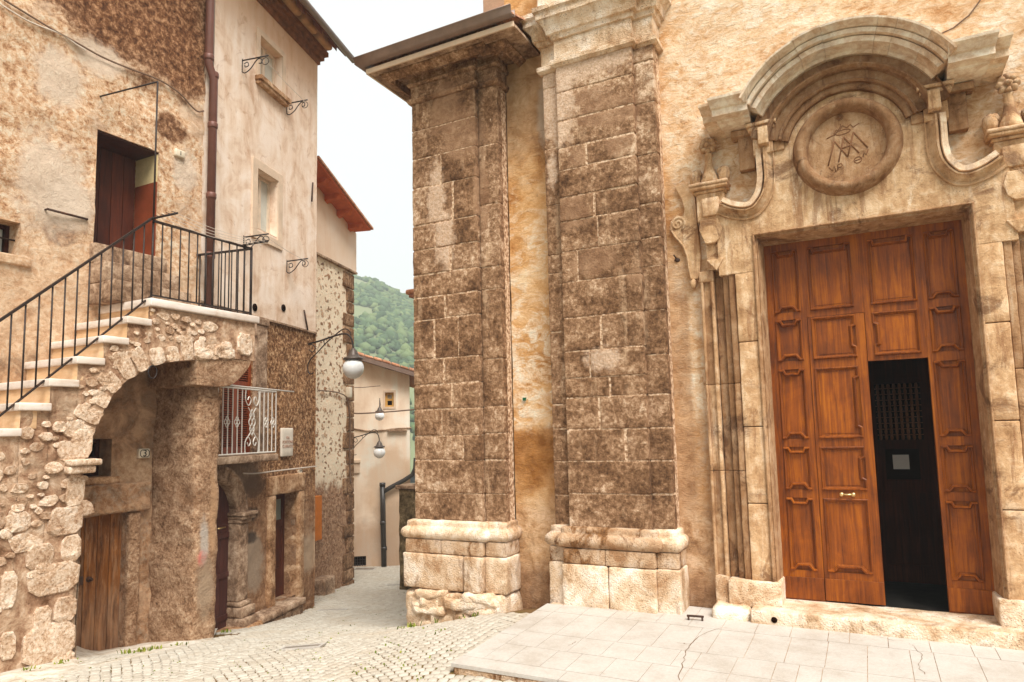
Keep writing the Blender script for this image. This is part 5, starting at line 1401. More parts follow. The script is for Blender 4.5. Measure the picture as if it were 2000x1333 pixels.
# right pier with its curved corbel
b = MB(); ps0, ps1 = FS.px(379, 1100, -.14)[0], FS.px(426, 1100, -.14)[0]
gb = -1.3
b.rbox(FS, ps0, ps1, -1.05, -.14, gb, acv[-1].y + .05, .06, .05, .028, 2.6, 3)
b.build('pier', M['pier'], stn)
cb_ = [FS.px(*p) for p in ((385, 702), (492, 698), (490, 712), (478, 730), (462, 746), (448, 755), (420, 756), (385, 752))]
b = MB(); c2 = smoothpath([cb_[k] for k in (1, 2, 3, 4, 5)], 5); pts = [cb_[0]] + [tuple(p) for p in c2] + [cb_[6], cb_[7]]
b.plate(FS, [tuple(p) for p in pts][::-1], -.95, -.005); b.build('corbel', M['pier'], stn, .012)
s, z = FS.px(298, 727, .03); b = MB(); b.tube([FS(s + .055 * math.cos(a), .03, z + .075 * math.sin(a)) for a in np.linspace(0, 2 * math.pi, 18)], .009, 6, cap=False); b.build('hitching_ring', M['iron'], stn)
# railing
RX = -.07
def rail(p): s, z = FS.px(*p, RX); return s, z
tR0, tR1 = rail((300, 425)), rail((0, 626)); bR0, bR1 = rail((296, 578)), rail((0, 812))
print('rails', tR0, tR1, bR0, bR1)
slope_t = (tR0[1] - tR1[1]) / (tR0[0] - tR1[0]); slope_b = (bR0[1] - bR1[1]) / (bR0[0] - bR1[0])
rl = thing_rail = None
b = MB()
def bar(F, a, c, w=.02, h=.02):
    """flat bar between two (s,d,z) points"""
    P, Q = F(*a), F(*c); t_ = (Q - P).normalized(); n_ = t_.cross(Vector((0, 0, 1))); n_ = n_.normalized() if n_.length > .1 else Vector((1, 0, 0)); u_ = n_.cross(t_)
    b.hexa([P - n_ * w - u_ * h, P + n_ * w - u_ * h, P + n_ * w + u_ * h, P - n_ * w + u_ * h, Q - n_ * w - u_ * h, Q + n_ * w - u_ * h, Q + n_ * w + u_ * h, Q - n_ * w + u_ * h])
yE = 2.2
bar(FS, (tR0[0], RX, tR0[1]), (yE, RX, tR0[1] - slope_t * (tR0[0] - yE)), .02, .012)
bar(FS, (bR0[0], RX, bR0[1]), (yE, RX, bR0[1] - slope_b * (bR0[0] - yE)), .016, .008)
yR = 6.77; zt_, zb_ = 4.435, 3.50
bar(FS, (tR0[0], RX, zt_), (yR, RX, zt_), .02, .012); bar(FS, (bR0[0], RX, zb_ + .01), (yR, RX, zb_ + .01), .016, .008)
xe = -(8.60 - 7.55)
bar(FS, (yR, RX, zt_), (yR - .18, xe, zt_), .02, .012); bar(FS, (yR, RX, zb_ + .01), (yR - .18, xe, zb_ + .01), .016, .008)
rl = b.build('railing', M['iron'], stn)
def baluster(p, q, r=.009):
    m_ = MB(); m_.tube([p, q], r, 6); m_.build('baluster', M['iron'], rl)
y = tR0[0] - .115
while y > 2.9:
    baluster(FS(y, RX, bR0[1] - slope_b * (bR0[0] - y)), FS(y, RX, tR0[1] - slope_t * (tR0[0] - y))); y -= .127
baluster(FS(tR0[0], RX, 3.45), FS(tR0[0], RX, zt_), .013)
n = 12
for k in range(1, n): baluster(FS(tR0[0] + (yR - tR0[0]) * k / n, RX, zb_), FS(tR0[0] + (yR - tR0[0]) * k / n, RX, zt_))
baluster(FS(yR, RX, 3.45), FS(yR, RX, zt_ + .02), .018)
for k in range(1, 9): u = k / 9; baluster(FS(yR - .18 * u, RX + (xe - RX) * u, zb_), FS(yR - .18 * u, RX + (xe - RX) * u, zt_))
for nm, (a0, a1) in dict(a=((296, 427), (362, 414)), b=((476, 484), (538, 470))).items():
    m_ = MB(); s, z = FS.px(*a0, RX); z = zt_ + .02; m_.tube([FS(s, RX - .05, z), FS(s + .02, RX + .45, z)], .014, 6)
    for q in (.1, .2, .3, .4): m_.tube([FS(s - .02, RX + q, z + .02), FS(s + .04, RX + q, z + .02)], .005, 4)
    m_.build('line_arm', M['iron'], rl)
m_ = MB()
for q in (.1, .2, .3, .4):
    m_.tube([FS(tR0[0] + .01 + (yR - tR0[0]) * u, RX + q, zt_ + .035 - .06 * math.sin(math.pi * u)) for u in np.linspace(0, 1, 9)], .0035, 4)
tag(m_.build('clothesline', M['wire']), 'four pale clothes lines strung along the landing railing', 'clothesline')
# ------------------------------------------------------------------ iron rods and plate on the house behind the stair
t0 = thing('iron_rod_frame', 'thin iron rod with an upright bar rising over the dark doorway', 'rod frame', FB(*(FB.px(308, 300)[0], .02, 4.3)))
m_ = MB(); p, q = FB.px(308, 160, .05), FB.px(195, 189, .05); zz = 5.9
a = FB(FB.px(308, 425, .9)[0], .9, 4.44); 
bw = hit(308, 160, FS.N, FS(0, RX, 0)); m_.tube([FS(tR0[0], RX, zt_), Vector(bw)], .011, 6); m_.build('upright', M['iron'], t0)
m_ = MB(); q = hit(195, 189, FB.N, FB(0, 0, 0)); m_.tube([Vector(bw), Vector(q)], .011, 6); m_.build('rod', M['iron'], t0)
m_ = MB(); p, q = FB.px(92, 409, .04), FB.px(170, 429, .04); m_.tube([FB(p[0], .05, p[1]), FB(q[0], .05, q[1])], .016, 6); m_.tube([FB(q[0], .05, q[1]), FB(q[0], -.02, q[1])], .012, 6); m_.tube([FB(p[0], .05, p[1]), FB(p[0], -.02, p[1])], .012, 6)
tag(m_.build('wall_bar', M['rust']), 'short dark iron bar fixed flat on the tan wall left of the doorway', 'wall bar')
# cables across the house
def cable(name, F, pts, r, mat, label, d=.03):
    m_ = MB(); m_.tube([F(F.px(p[0], p[1], d)[0], d + (p[2] if len(p) > 2 else 0), F.px(p[0], p[1], d)[1]) for p in smoothpath2(pts)], r, 5); return tag(m_.build(name, mat), label, 'cable')
def smoothpath2(pts): return [tuple(p) for p in smoothpath([p[:2] for p in pts], 5)]
cable('wall_cable', FB, [(8, 0), (60, 32), (110, 62), (150, 84), (200, 112), (255, 135), (310, 156), (350, 182), (372, 206), (386, 218), (398, 217)], .012, M['cable'], 'grey cable sagging across the upper wall of the house behind the stair', .035)
cable('wall_cable', FB, [(0, 8), (45, 36), (75, 50), (120, 68), (150, 88), (166, 98)], .010, M['wire'], 'paler cable running below the sagging grey one at the upper left', .035)
# plates
def enamel(F, px, py, w, h, txt, label, size, d=.03, border=True, name='house_number'):
    s, z = F.px(px, py, d); sgn = 1
    t = thing(name, label, 'number plate' if name == 'house_number' else 'sign', F(s, 0, z))
    m_ = MB(); m_.rbox(F, s - w / 2, s + w / 2, -.03, d, z - h / 2, z + h / 2, .1, .014, 0); m_.build('plate', M['enamel'] if name == 'house_number' else M['whitestone'], t)
    G = F if F is not FB else Frame(F(0, 0, 0), -F.S, F.N)
    sx = s if F is not FB else -s
    if border:
        m_ = MB(); c = .022
        a, e = w / 2 - .016, h / 2 - .016; loopmould(m_, G, [(sx - a, z - e + c), (sx - a + c, z - e), (sx + a - c, z - e), (sx + a, z - e + c), (sx + a, z + e - c), (sx + a - c, z + e), (sx - a + c, z + e), (sx - a, z + e - c)], [(-.004, d), (-.004, d + .003), (.004, d + .003), (.004, d)]); m_.build('border', M['blackink'], t)
    if txt: put_text('lettering', txt, size, G, sx, d + .003, z, M['blackink'] if name == 'house_number' else M['ink'], t)
    return t
enamel(FB, 283, 886, .155, .125, '3', 'oval-cornered white plate with the number 3 under the arch', .125, .05)
enamel(FB, 353, 300, .16, .11, '1', 'plain white number plate between the dark doorway and the brown pipe', .085, .05, False)
# ------------------------------------------------------------------ plastered house
ha = thing('plastered_house', 'tall cream plastered house with brown eave, rough dark ground floor and white balcony', 'house', (-9.2, 8.4, -1.2))
CEND = 3.46
ZS = 3.78
wU = rect(FA, (505, 110), (551, 170), (520, 66), (505, 158)); wU = (1.42, 2.14, 7.93, 8.66 + .05)
wL = (1.40, 2.03, 5.28, FA.px(503, 330)[1])
balc = (FA.px(436, 800)[0], FA.px(495, 800)[0], 1.52, FA.px(496, 622)[1]); dA = (FA.px(536, 1060)[0], FA.px(581, 1040)[0], -1.06, FA.px(535, 968)[1]); aD = (-.05, FA.px(462, 1080)[0], -1.12, 1.15)
print('A', wU, wL, balc, dA, aD)
b = MB(); b.wall(FA, 0, CEND, ZS, 9.6, 0, .10, .006, 2.2, holes=[(*wU, .22), (*wL, .22)], seed=4); b.build('upper_wall', M['wallA'], ha)
b = MB(); b.wall(FA, 0, CEND, -2.2, ZS - .01, -.03, .06, .022, 3.4, holes=[(balc[0], balc[1], balc[2], min(balc[3], ZS - .06), .2), (*dA, .34), (*aD, .32)], seed=6); b.build('lower_wall', M['wallAlow'], ha)
b = MB(); b.box(FA, 0, CEND + .01, -.06, .018, ZS - .035, ZS + .0); b.build('string_course', M['trim'], ha, .004)
SA = Frame(FA(CEND, 0, 0), -FA.N, FA.S)
b = MB(); b.wall(SA, 0, 6, -2.5, 9.6, 0, .3, .01, 2); b.build('side_wall', M['wallAlow'], ha)
b = MB(); b.box(FA, 0, CEND - .05, -6, -.9, -2.2, 9.6); b.build('back_wall', M['dark'], ha)
# eave: brick corbel courses, tan cove blocks, planked soffit, tiles and gutter
zE = FA.px(626, 133)[1]; print('eave z', zE)
b = MB()
for k in range(3): b.tint = .5; b.box(FA, -1.2, CEND + .03 + .05 * k, -.1, .05 + .065 * k, zE + .10 * k, zE + .10 * k + .096)
b.build('brick_cornice', M['eavebrick'], ha, .008)
b = MB(); k = 0; s = CEND + .12
while s > -1.2:
    b.rbox(FA, s - .52, s - .02, -.1, .30, zE + .30, zE + .56, .1, .06, .01, 4, s); s -= .60
b.build('cornice_block', M['eavetan'], ha)
sg = CEND + .32
def onend(px, py): P_ = hit(px, py, FA.S, FA(sg, 0, 0)); q_ = P_ - FA.O; return float(q_ @ FA.N), float(P_[2])
dg, zgut = onend(690, 118); de, zed = onend(676, 122)
zr = zE + .62; k_ = (zr + .22 - zed) / (de + .1)
print('house eave', dg, zgut, de, zed, zr)
RF = lambda s, d, z: FA(s, d, z - k_ * (d - de))
b = MB(); b.box(RF, -1.3, sg - .02, -6.0, de, zed + .10, zed + .13)
ro = b.build('roof', M['soffit'], ha)
s = -1.0
while s < sg - .15: b = MB(); b.box(RF, s, s + .09, -.1, de - .03, zed + .0, zed + .098); b.build('rafter', M['soffit'], ro, .008); s += .62
b = MB(); s = -1.3
while s < sg - .02:
    b.tint = random.random(); rows = []
    for d in (de + .05, .3, -.5, -2.5, -6.0): rows.append([RF(s + .10 - .10 * math.cos(math.pi * q / 6), d, zed + .135 + .05 * math.sin(math.pi * q / 6)) for q in range(7)])
    b.sweep(rows); s += .2
b.build('roof_tiles', M['tile'], ro)
b = MB(); b.tube([FA(-1.3, dg, zgut + .03), FA(sg + .02, dg, zgut)], .06, 10); b.build('gutter', M['gutter'], ro)
# windows
def window(F, h, sur, parent, sill=True, curtain=True):
    s0, s1, z0, z1 = h
    m_ = MB(); fw = .055
    for a, c, e, f_ in ((s0, s0 + fw, z0, z1), (s1 - fw, s1, z0, z1), (s0 + fw, s1 - fw, z0, z0 + fw), (s0 + fw, s1 - fw, z1 - fw, z1), ((s0 + s1) / 2 - .035, (s0 + s1) / 2 + .035, z0 + fw, z1 - fw)): m_.box(F, a, c, -.20, -.14, e, f_)
    w_ = m_.build('window', M['white_frame'], parent, .004)
    m_ = MB(); m_.box(F, s0 + .01, s1 - .01, -.185, -.175, z0 + .01, z1 - .01); m_.build('pane', M['curtain'] if curtain else M['glass'], w_)
    m_ = MB(); q = sur
    for a, c, e, f_ in ((s0 - q, s0 - .002, z0 - .05, z1 + q), (s1 + .002, s1 + q, z0 - .05, z1 + q), (s0 - .002, s1 + .002, z1 + .002, z1 + q)): m_.box(F, a, c, -.01, .025, e, f_)
    m_.build('surround', M['plaster'], w_, .006)
    if sill:
        m_ = MB(); m_.box(F, s0 - .10, s1 + .10, -.1, .10, z0 - .14, z0 - .085); m_.box(F, s0 - .12, s1 + .12, -.1, .13, z0 - .085, z0 - .003); m_.build('sill', M['tanstone'], w_, .01)
    else:
        m_ = MB(); m_.box(F, s0 - q, s1 + q, -.01, .03, z0 - .20, z0 - .052); m_.build('sill', M['plaster'], w_, .006)
    return w_
window(FA, wU, .10, ha); window(FA, wL, .15, ha, False)
for px, py in ((497, 601), (553, 602)):
    s, z = FA.px(px, py); m_ = MB(); m_.lathe(FA(s, -.05, z), FA.N, [(0, .06), (.052, .06), (.056, .066), (.064, .066)], 16); m_.build('vent_hole', M['dark'], ha)
for (a, c) in (((594, 606), (601, 645)), ((611, 357), (609, 394))):
    p, q = FA.px(*a, .03), FA.px(*c, .03); m_ = MB(); m_.tube([FA(p[0], .03, p[1]), FA(q[0], .03, q[1])], .016, 6); m_.build('wall_anchor', M['rust'], ha)
# downpipe at the corner of the two houses
b = MB(); s, d = .02, .10
b.tube([FA(s - .06, d, 12), FA(s - .06, d, FA.px(391, 112, d)[1]), FA(s + .06, d, FA.px(398, 140, d)[1]), FA(s + .06, d, 3.5)], .062, 12)
for py in (108, 136, 238, 380, 500): z = FA.px(395, py, d)[1]; b.lathe(FA(s + (.06 if py > 125 else -.06), d, z), (0, 0, 1), [(0, .068), (.02, .074), (.07, .074), (.09, .068)], 12)
b.build('downpipe', M['pipe'], ha)
b = MB(); b.tube([FA(s + .05, d - .04, 12), FA(s + .05, d - .04, FA.px(398, 112, d)[1])], .04, 10); b.build('drain_pipe', M['pipe_grey'], ha)
# balcony: slab, white scroll railing, louvred shutters
bs0, bs1 = FA.px(430, 886, .36)[0], FA.px(538, 884, .36)[0]; bz = FA.px(500, 889, .36)[1]; bt = FA.px(500, 762, .36)[1]
print('balcony', bs0, bs1, bz, bt)
b = MB(); b.rbox(FA, bs0 - .5, bs1 + .03, -.1, .40, bz - .11, bz - .0, .1, .015, .006, 6); bal = b.build('balcony', M['trim'], ha)
b = MB(); rr = .011; D = .36
def P(s, z, d=D): return FA(s, d, z)
for z in (bz + .03, bt): b.tube([P(bs0 - .45, z), P(bs1, z), FA(bs1, .0, z)], .013, 6)
b.tube([P(bs0 - .4, bt + .03), P(bs1 + .55, bt + .03)], .012, 6); b.tube([P(bs0, bt + .05, .30), P(bs1 + .1, bt + .02, .36)], .008, 6)
cs = (bs0 + bs1) / 2 + .05; spn = bs1 - bs0
for s in np.linspace(bs0 - .42, bs1, 17):
    if abs(s - cs) < .16: continue
    b.tube([P(s, bz + .03), P(s, bt)], .009, 5)
for s in (cs - .38, cs + .38, cs - .62, cs + .58):           # little quatrefoils
    zm = (bz + bt) / 2
    for a in range(4): b.tube([P(s + .035 * math.cos(a * math.pi / 2) + .03 * math.cos(q), zm + .045 * math.sin(a * math.pi / 2) + .035 * math.sin(q)) for q in np.linspace(0, 2 * math.pi, 9)], .007, 4)
for sg in (-1, 1):
    for zz, up in ((bz + .03, 1), (bt, -1)):
        H = (bt - bz) / 2 - .05
        pts = [(cs + sg * .17, zz), (cs + sg * .175, zz + up * H * .35), (cs + sg * .10, zz + up * H * .55), (cs + sg * .035, zz + up * H * .38), (cs + sg * .08, zz + up * H * .25), (cs + sg * .12, zz + up * H * .36)]
        b.tube([P(*p) for p in smoothpath(pts, 6)], .009, 5)
    zm = (bz + bt) / 2
    b.tube([P(*p) for p in smoothpath([(cs + sg * .10, zm - .22), (cs + sg * .02, zm - .12), (cs + sg * .085, zm), (cs + sg * .02, zm + .12), (cs + sg * .10, zm + .22)], 6)], .009, 5)
    b.tube([P(*p) for p in smoothpath([(cs - sg * .0, zm - .2), (cs + sg * .06, zm - .1), (cs, zm), (cs + sg * .06, zm + .1), (cs, zm + .2)], 6)], .008, 5)
b.build('railing', M['white_iron'], bal)
s0, s1, z0, z1 = balc; z1 = min(z1, ZS - .06)
b = MB(); sm_ = (s0 + s1) / 2
for a, c in ((s0, sm_ - .004), (sm_ + .004, s1)):
    b.tint = .5
    for u, v, e, f_ in ((a, a + .06, z0, z1), (c - .06, c, z0, z1), (a + .06, c - .06, z0, z0 + .1), (a + .06, c - .06, z1 - .08, z1), (a + .06, c - .06, (z0 + z1) / 2 - .04, (z0 + z1) / 2 + .04)): b.box(FA, u, v, -.10, -.055, e, f_)
    z = z0 + .11
    while z < z1 - .1:
        b.tint = random.uniform(.4, .6); b.hexa([FA(a + .06, -.095, z), FA(c - .06, -.095, z), FA(c - .06, -.062, z - .022), FA(a + .06, -.062, z - .022), FA(a + .06, -.095, z + .008), FA(c - .06, -.095, z + .008), FA(c - .06, -.062, z - .014), FA(a + .06, -.062, z - .014)]); z += .036
b.build('shutter', M['shutter'], bal)
b = MB(); b.box(FA, s0 - .02, s1 + .02, -.22, -.14, z0, z1); b.build('backing', M['dark'], bal)
b = MB(); sr = FA.px(519, 700)[0]; b.box(FA, s1 + .004, sr, -.05, .03, z0 - .05, ZS - .04); b.box(FA, s1 + .004, sr + .03, -.05, .05, ZS - .14, ZS - .037); b.build('shutter_jamb', M['trim'], bal, .01)
# arched doorway
s0, s1, z0, z1 = aD; cx = .46; R_ = s1 - cx; zsp = FA.px(462, 1003)[1]
b = MB(); b.tint = .5
for k in range(5): a = s0 + (s1 - s0) * k / 5; b.tint = random.uniform(.4, .6); b.box(FA, a + .003, s0 + (s1 - s0) * (k + 1) / 5 - .003, -.19, -.14, z0, z1 - .02)
for e in (z0 + .12, z0 + .75, z0 + 1.35): b.box(FA, s0 + .05, s1 - .01, -.14, -.12, e, e + .08)
ad = b.build('arched_door', M['plumwood'], ha, .004)
b = MB(); b.tube([FA(s1 - .28, -.14, FA.px(434, 1035)[1]), FA(s1 - .1, -.13, FA.px(434, 1035)[1])], .012, 6); b.build('handle', M['brass'], ad)
b = MB(); pts = [(cx + (R_ + .0) * math.cos(a), zsp + (R_) * math.sin(a)) for a in np.linspace(0, math.pi, 25)]
b.arcmould(FA, (cx, zsp), 0, 180, [(R_ - .005, -.16), (R_ - .005, -.02), (R_ + .01, .01), (R_ + .05, .03), (R_ + .06, .015), (R_ + .17, .02), (R_ + .19, .045), (R_ + .22, .045), (R_ + .225, -.05)], 28, .004)
b.rbox(FA, cx - .07, cx + .08, -.1, .10, zsp + R_ + .0, zsp + R_ + .26, .06, .015, .005, 7)
arch_s = b.build('door_arch', M['trim'], ha)
b = MB(); rows = [[FA(x, -.20, z) for x, z in ((cx + R_ * math.cos(a), zsp + R_ * math.sin(a)), (cx + R_ * math.cos(a), z1 + .6))] for a in np.linspace(0.02, math.pi - .02, 24)]
for dd in (-.02,):
    rows = [[FA(cx + (R_ + .02) * math.cos(a), dd, zsp + (R_ + .02) * math.sin(a)), FA(cx + (R_ + .02) * math.cos(a), dd, max(z1 + .05, zsp + (R_ + .02) * math.sin(a)))] for a in np.linspace(0, math.pi, 30)]
    b.sweep(rows, cap=False)
b.build('spandrel', M['wallAlow'], ha)
b = MB(); jw = .30
b.tint = .5
b.rbox(FA, s1 - .01, s1 + jw - .06, -.28, .05, z0 + .36, zsp - .16, .08, .02, .008, 6)
b.rbox(FA, s1 - .02, s1 + jw - .02, -.28, .08, zsp - .16, zsp - .10, .06, .012, .004, 6); b.rbox(FA, s1 - .03, s1 + jw + .02, -.28, .12, zsp - .10, zsp - .045, .06, .014, .004, 6); b.rbox(FA, s1 - .05, s1 + jw + .05, -.28, .15, zsp - .045, zsp + .01, .06, .012, .004, 6)
b.rbox(FA, s1 - .02, s1 + jw - .02, -.28, .10, z0 + .28, z0 + .36, .06, .03, .004, 6); b.rbox(FA, s1 - .03, s1 + jw + .03, -.28, .14, z0 + .12, z0 + .28, .06, .03, .006, 6); b.rbox(FA, s1 - .03, s1 + jw + .05, -.28, .18, z0 - .3, z0 + .12, .06, .02, .006, 6)
b.build('door_pilaster', M['trim'], ha)
b = MB(); b.rbox(FA, s0 - .3, s1 + jw + .1, -.3, .24, -1.6, z0 + .0, .1, .03, .012, 5); b.build('door_step', M['tanstone'], ha)
# plain door further down with half glass
s0, s1, z0, z1 = dA
b = MB(); dd = -.26; rails(b, 0, 0, 0, 0, [], 0, 0) if False else None
W2 = s1 - s0
for a, c, e, f_ in ((s0, s0 + .09, z0, z1), (s1 - .09, s1, z0, z1), (s0 + .09, s1 - .09, z0, z0 + .5), (s0 + .09, s1 - .09, z1 - .12, z1), (s0 + .09, s1 - .09, z0 + 1.22, z0 + 1.34)): b.box(FA, a, c, dd - .05, dd, e, f_)
b.box(FA, s0 + .09, s1 - .09, dd - .04, dd - .02, z0 + .5, z0 + 1.22)
dr = b.build('house_door', M['redwood'], ha, .006)
b = MB(); b.box(FA, s0 + .09, s1 - .09, dd - .035, dd - .025, z0 + 1.34, z1 - .12); b.build('pane', M['glass'], dr)
b = MB(); b.lathe(FA(s0 + .14, dd, z0 + 1.0), FA.N, [(0, .03), (.01, .03), (.02, .012), (.05, .012), (.06, .024)], 12); b.build('handle', M['brass'], dr)
b = MB(); b.tint = .55; zt2 = z1
b.rbox(FA, s0 - .20, s0 - .002, -.3, .035, z0 - .3, zt2, .08, .02, .01, 6); b.rbox(FA, s1 + .002, s1 + .19, -.3, .035, z0 - .5, zt2, .08, .02, .01, 6); b.rbox(FA, s0 - .22, s1 + .21, -.3, .04, zt2 + .002, zt2 + .33, .08, .02, .01, 6)
b.build('door_surround', M['tanstone'], ha)
b = MB(); sL_, sR_ = FA.px(514, 1200, .25)[0], FA.px(598, 1163, .25)[0]; b.tint = .7; b.rbox(FA, sL_, sR_, -.34, .26, z0 - .11, z0 + .0, .1, .025, .008, 5); b.tint = .4; b.rbox(FA, sL_ + .02, sR_ - .03, -.3, .22, -2.1, z0 - .112, .08, .03, .02, 5); b.build('door_step', M['trim'], ha)
s, z = FA.px(569, 1024, .0); b = MB(); b.box(FA, s1 - .006, s1 + .0, -.13, -.05, FA.px(570, 1029)[1], FA.px(570, 1018)[1]); b.m = 0; b.build('bell_plate', M['trim'], ha, .002)
enamel(FA, 588, 926, .11, .155, '', 'small pale blank plate above the brown door with half glass', .05, .02, True)
sg_ = enamel(FA, 562, 864, .38, .50, 'VIA\nPORTONE\nCURRATO', 'worn white stone street plaque on the dark rough wall beside the balcony', .075, .015, False, 'street_plaque')
cable('wall_cable', FA, [(475, 925), (500, 925), (540, 920), (575, 916), (618, 911)], .012, M['wire'], 'pale cable crossing the dark rough wall under the street plaque', .03)
# iron line brackets
def bracket(px, py, lx, label, F=FA):
    s, z = F.px(px, py, 0); t = thing('line_bracket', label, 'line bracket', F(s, 0, z), 'scrolled iron clothesline brackets')
    m_ = MB(); L2 = lx
    m_.tube([F(s, 0, z), F(s, L2, z + .02)], .012, 6); m_.tube([F(s, .0, z + .03), F(s, .0, z - .20)], .010, 6); m_.build('arm', M['iron'], t)
    m_ = MB(); m_.tube([F(s, d, zz) for d, zz in smoothpath([(.0, z - .19), (.06, z - .22), (.16, z - .16), (.24, z - .06), (.30, z - .01), (.36, z - .03), (.36, z - .09), (.31, z - .09)], 5)], .009, 5); m_.tube([F(s, d, zz) for d, zz in smoothpath([(.04, z - .06), (.10, z - .04), (.12, z - .10), (.06, z - .12), (.05, z - .08)], 5)], .008, 5)
    m_.tube([F(s, L2 - .05 + .06 * math.cos(a), z - .07 + .06 * math.sin(a)) for a in np.linspace(0, 6.283, 14)], .006, 5); m_.build('scroll', M['iron'], t)
    return s, z
k1 = bracket(473, 119, .48, 'scrolled iron line bracket left of the topmost window'); k2 = bracket(560, 203, .42, 'scrolled iron line bracket right of the topmost window sill')
k3 = bracket(476, 464, .45, 'scrolled iron line bracket left of the lower window, behind the railing'); k4 = bracket(560, 511, .42, 'scrolled iron line bracket right of the lower window')
for (a, c, lb) in ((k1, k2, 'thin washing line between the two brackets at the topmost window'), (k3, k4, 'thin washing line between the two brackets at the lower window')):
    m_ = MB(); m_.tube([FA(a[0], .40, a[1] - .02), FA((a[0] + c[0]) / 2, .40, (a[1] + c[1]) / 2 - .05), FA(c[0], .38, c[1] - .02)], .005, 4); tag(m_.build('clothesline', M['wire']), lb, 'clothesline')
# ------------------------------------------------------------------ houses down the alley
hf = thing('gable_house', 'stone house with peach stucco top and orange gable eave down the alley', 'house', FFH(6, 0, -1.6))
fs1 = FFH.px(689, 1140)[0]; fs0 = 4.2; zst = FFH.px(692, 533)[1]
print('far house', fs0, fs1, zst)
zcor = FFH.px(697, 441)[1]; zl_ = FFH.px(622, 345)[1]; sl_ = FFH.px(622, 345)[0]
b = MB(); b.wall(FFH, fs0, fs1 - .001, -3.0, zst, 0, .15, .03, 3); b.build('stone_wall', M['farstone'], hf)
(_sT, _zT), (_sL, _zL) = FFH.px(724, 451, .5), FFH.px(624, 320, .5)
def gs(s): return _zT + (_zL - _zT) * (s - _sT) / (_sL - _sT)
def gtop(s): return gs(s) - .01
b = MB(); b.plate(FFH, [(fs0, zst), (fs1 + .08, zst), (fs1 + .08, gtop(fs1) + .02), (fs0, gtop(fs0))], -.3, .06); b.build('stucco_wall', M['stucco_far'], hf)
b = MB(); b.box(FFH, fs0, fs1 + .1, -.1, .085, zst - .05, zst - .002); b.build('band', M['trim'], hf, .005)
SF = Frame(FFH(fs1, 0, 0), -FFH.N, FFH.S)
b = MB(); b.wall(SF, 0, 5, -3, zst, 0, .3, .03, 3); b.wall(SF, 0, 5, zst, gtop(fs1), .08, .5); b.build('side_wall', M['farstone'], hf)
q1, q2 = FFH.px(626, 312, .8), FFH.px(728, 452, .8)
b = MB(); e1 = _sT
rows = [[FFH(fs0, d, gs(fs0)), FFH(e1, d, gs(e1)), FFH(e1, d, gs(e1) + .05), FFH(fs0, d, gs(fs0) + .05)] for d in (.50, -5)]
b.hexa(rows[1] [:2] + rows[0][:2][::-1] + rows[1][3:1:-1] + rows[0][2:4]); rof = b.build('eave', M['rafter'], hf)
for k in range(9):
    b = MB(); s = e1 - .38 - k * .6; b.hexa([FFH(s, -.1, gs(s) - .15), FFH(s + .13, -.1, gs(s + .13) - .15), FFH(s + .13, .36, gs(s + .13) - .10), FFH(s, .36, gs(s) - .10), FFH(s, -.1, gs(s)), FFH(s + .13, -.1, gs(s + .13)), FFH(s + .13, .44, gs(s + .13)), FFH(s, .44, gs(s))]); b.build('purlin', M['rafter'], rof)
b = MB()
for d0, d1, h0, h1 in ((.47, .55, .052, .10), (-5, .469, .052, .08)):
    b.hexa([FFH(fs0, d0, gs(fs0) + h0), FFH(e1 + .06, d0, gs(e1 + .06) + h0), FFH(e1 + .06, d1, gs(e1 + .06) + h0), FFH(fs0, d1, gs(fs0) + h0), FFH(fs0, d0, gs(fs0) + h1), FFH(e1 + .06, d0, gs(e1 + .06) + h1), FFH(e1 + .06, d1, gs(e1 + .06) + h1), FFH(fs0, d1, gs(fs0) + h1)])
b.build('roof_tiles', M['tile'], rof)
b = MB(); random.seed(12); zq = -2.0
while zq < zst - .3:                                          # corner stones
    h = random.uniform(.28, .42); w = random.choice([.35, .55]); b.tint = random.uniform(0, .45); b.rbox(FFH, fs1 - w, fs1 + .02, -.2, .035, zq, zq + h - .03, .12, .02, .01, 5, zq); zq += h
b.build('corner_stone', M['pil'], hf)
sA_, zA_ = FFH.px(614, 970)[0], 0
b = MB(); b.box(FFH, FFH.px(604, 1000)[0], FFH.px(619, 1000)[0], .0, .12, FFH.px(620, 1053)[1], FFH.px(620, 968)[1]); b.build('shutter', M['shutter_orange'], hf, .005)
b = MB(); b.rbox(FFH, FFH.px(608, 1130)[0], FFH.px(631, 1125)[0], -.1, .3, -2.4, FFH.px(631, 1123)[1], .1, .03, .01, 5); b.build('door_step', M['trim'], hf)
# cable and junction box on that corner
t = thing('junction_box', 'pale junction box with cables on the corner of the stone gable house', 'junction box', FFH(*(FFH.px(677, 765)[0], .05, FFH.px(677, 765)[1])))
s, z = FFH.px(677, 768); b = MB(); b.rbox(FFH, s - .07, s + .07, 0, .12, z - .12, z + .14, .1, .02, 0); b.build('case', M['enamel'], t)
b = MB(); b.tube([FFH(*(FFH.px(*p, .05)[0], .05, FFH.px(*p, .05)[1])) for p in smoothpath2([(678, 778), (682, 800), (684, 830), (683, 870), (684, 930), (685, 945)])], .022, 5); b.build('cable', M['cable'], t)
cable('wall_cable', FFH, [(622, 763), (650, 765), (668, 770), (677, 776)], .014, M['cable'], 'short grey cable on the stone gable wall leading to the junction box', .04)
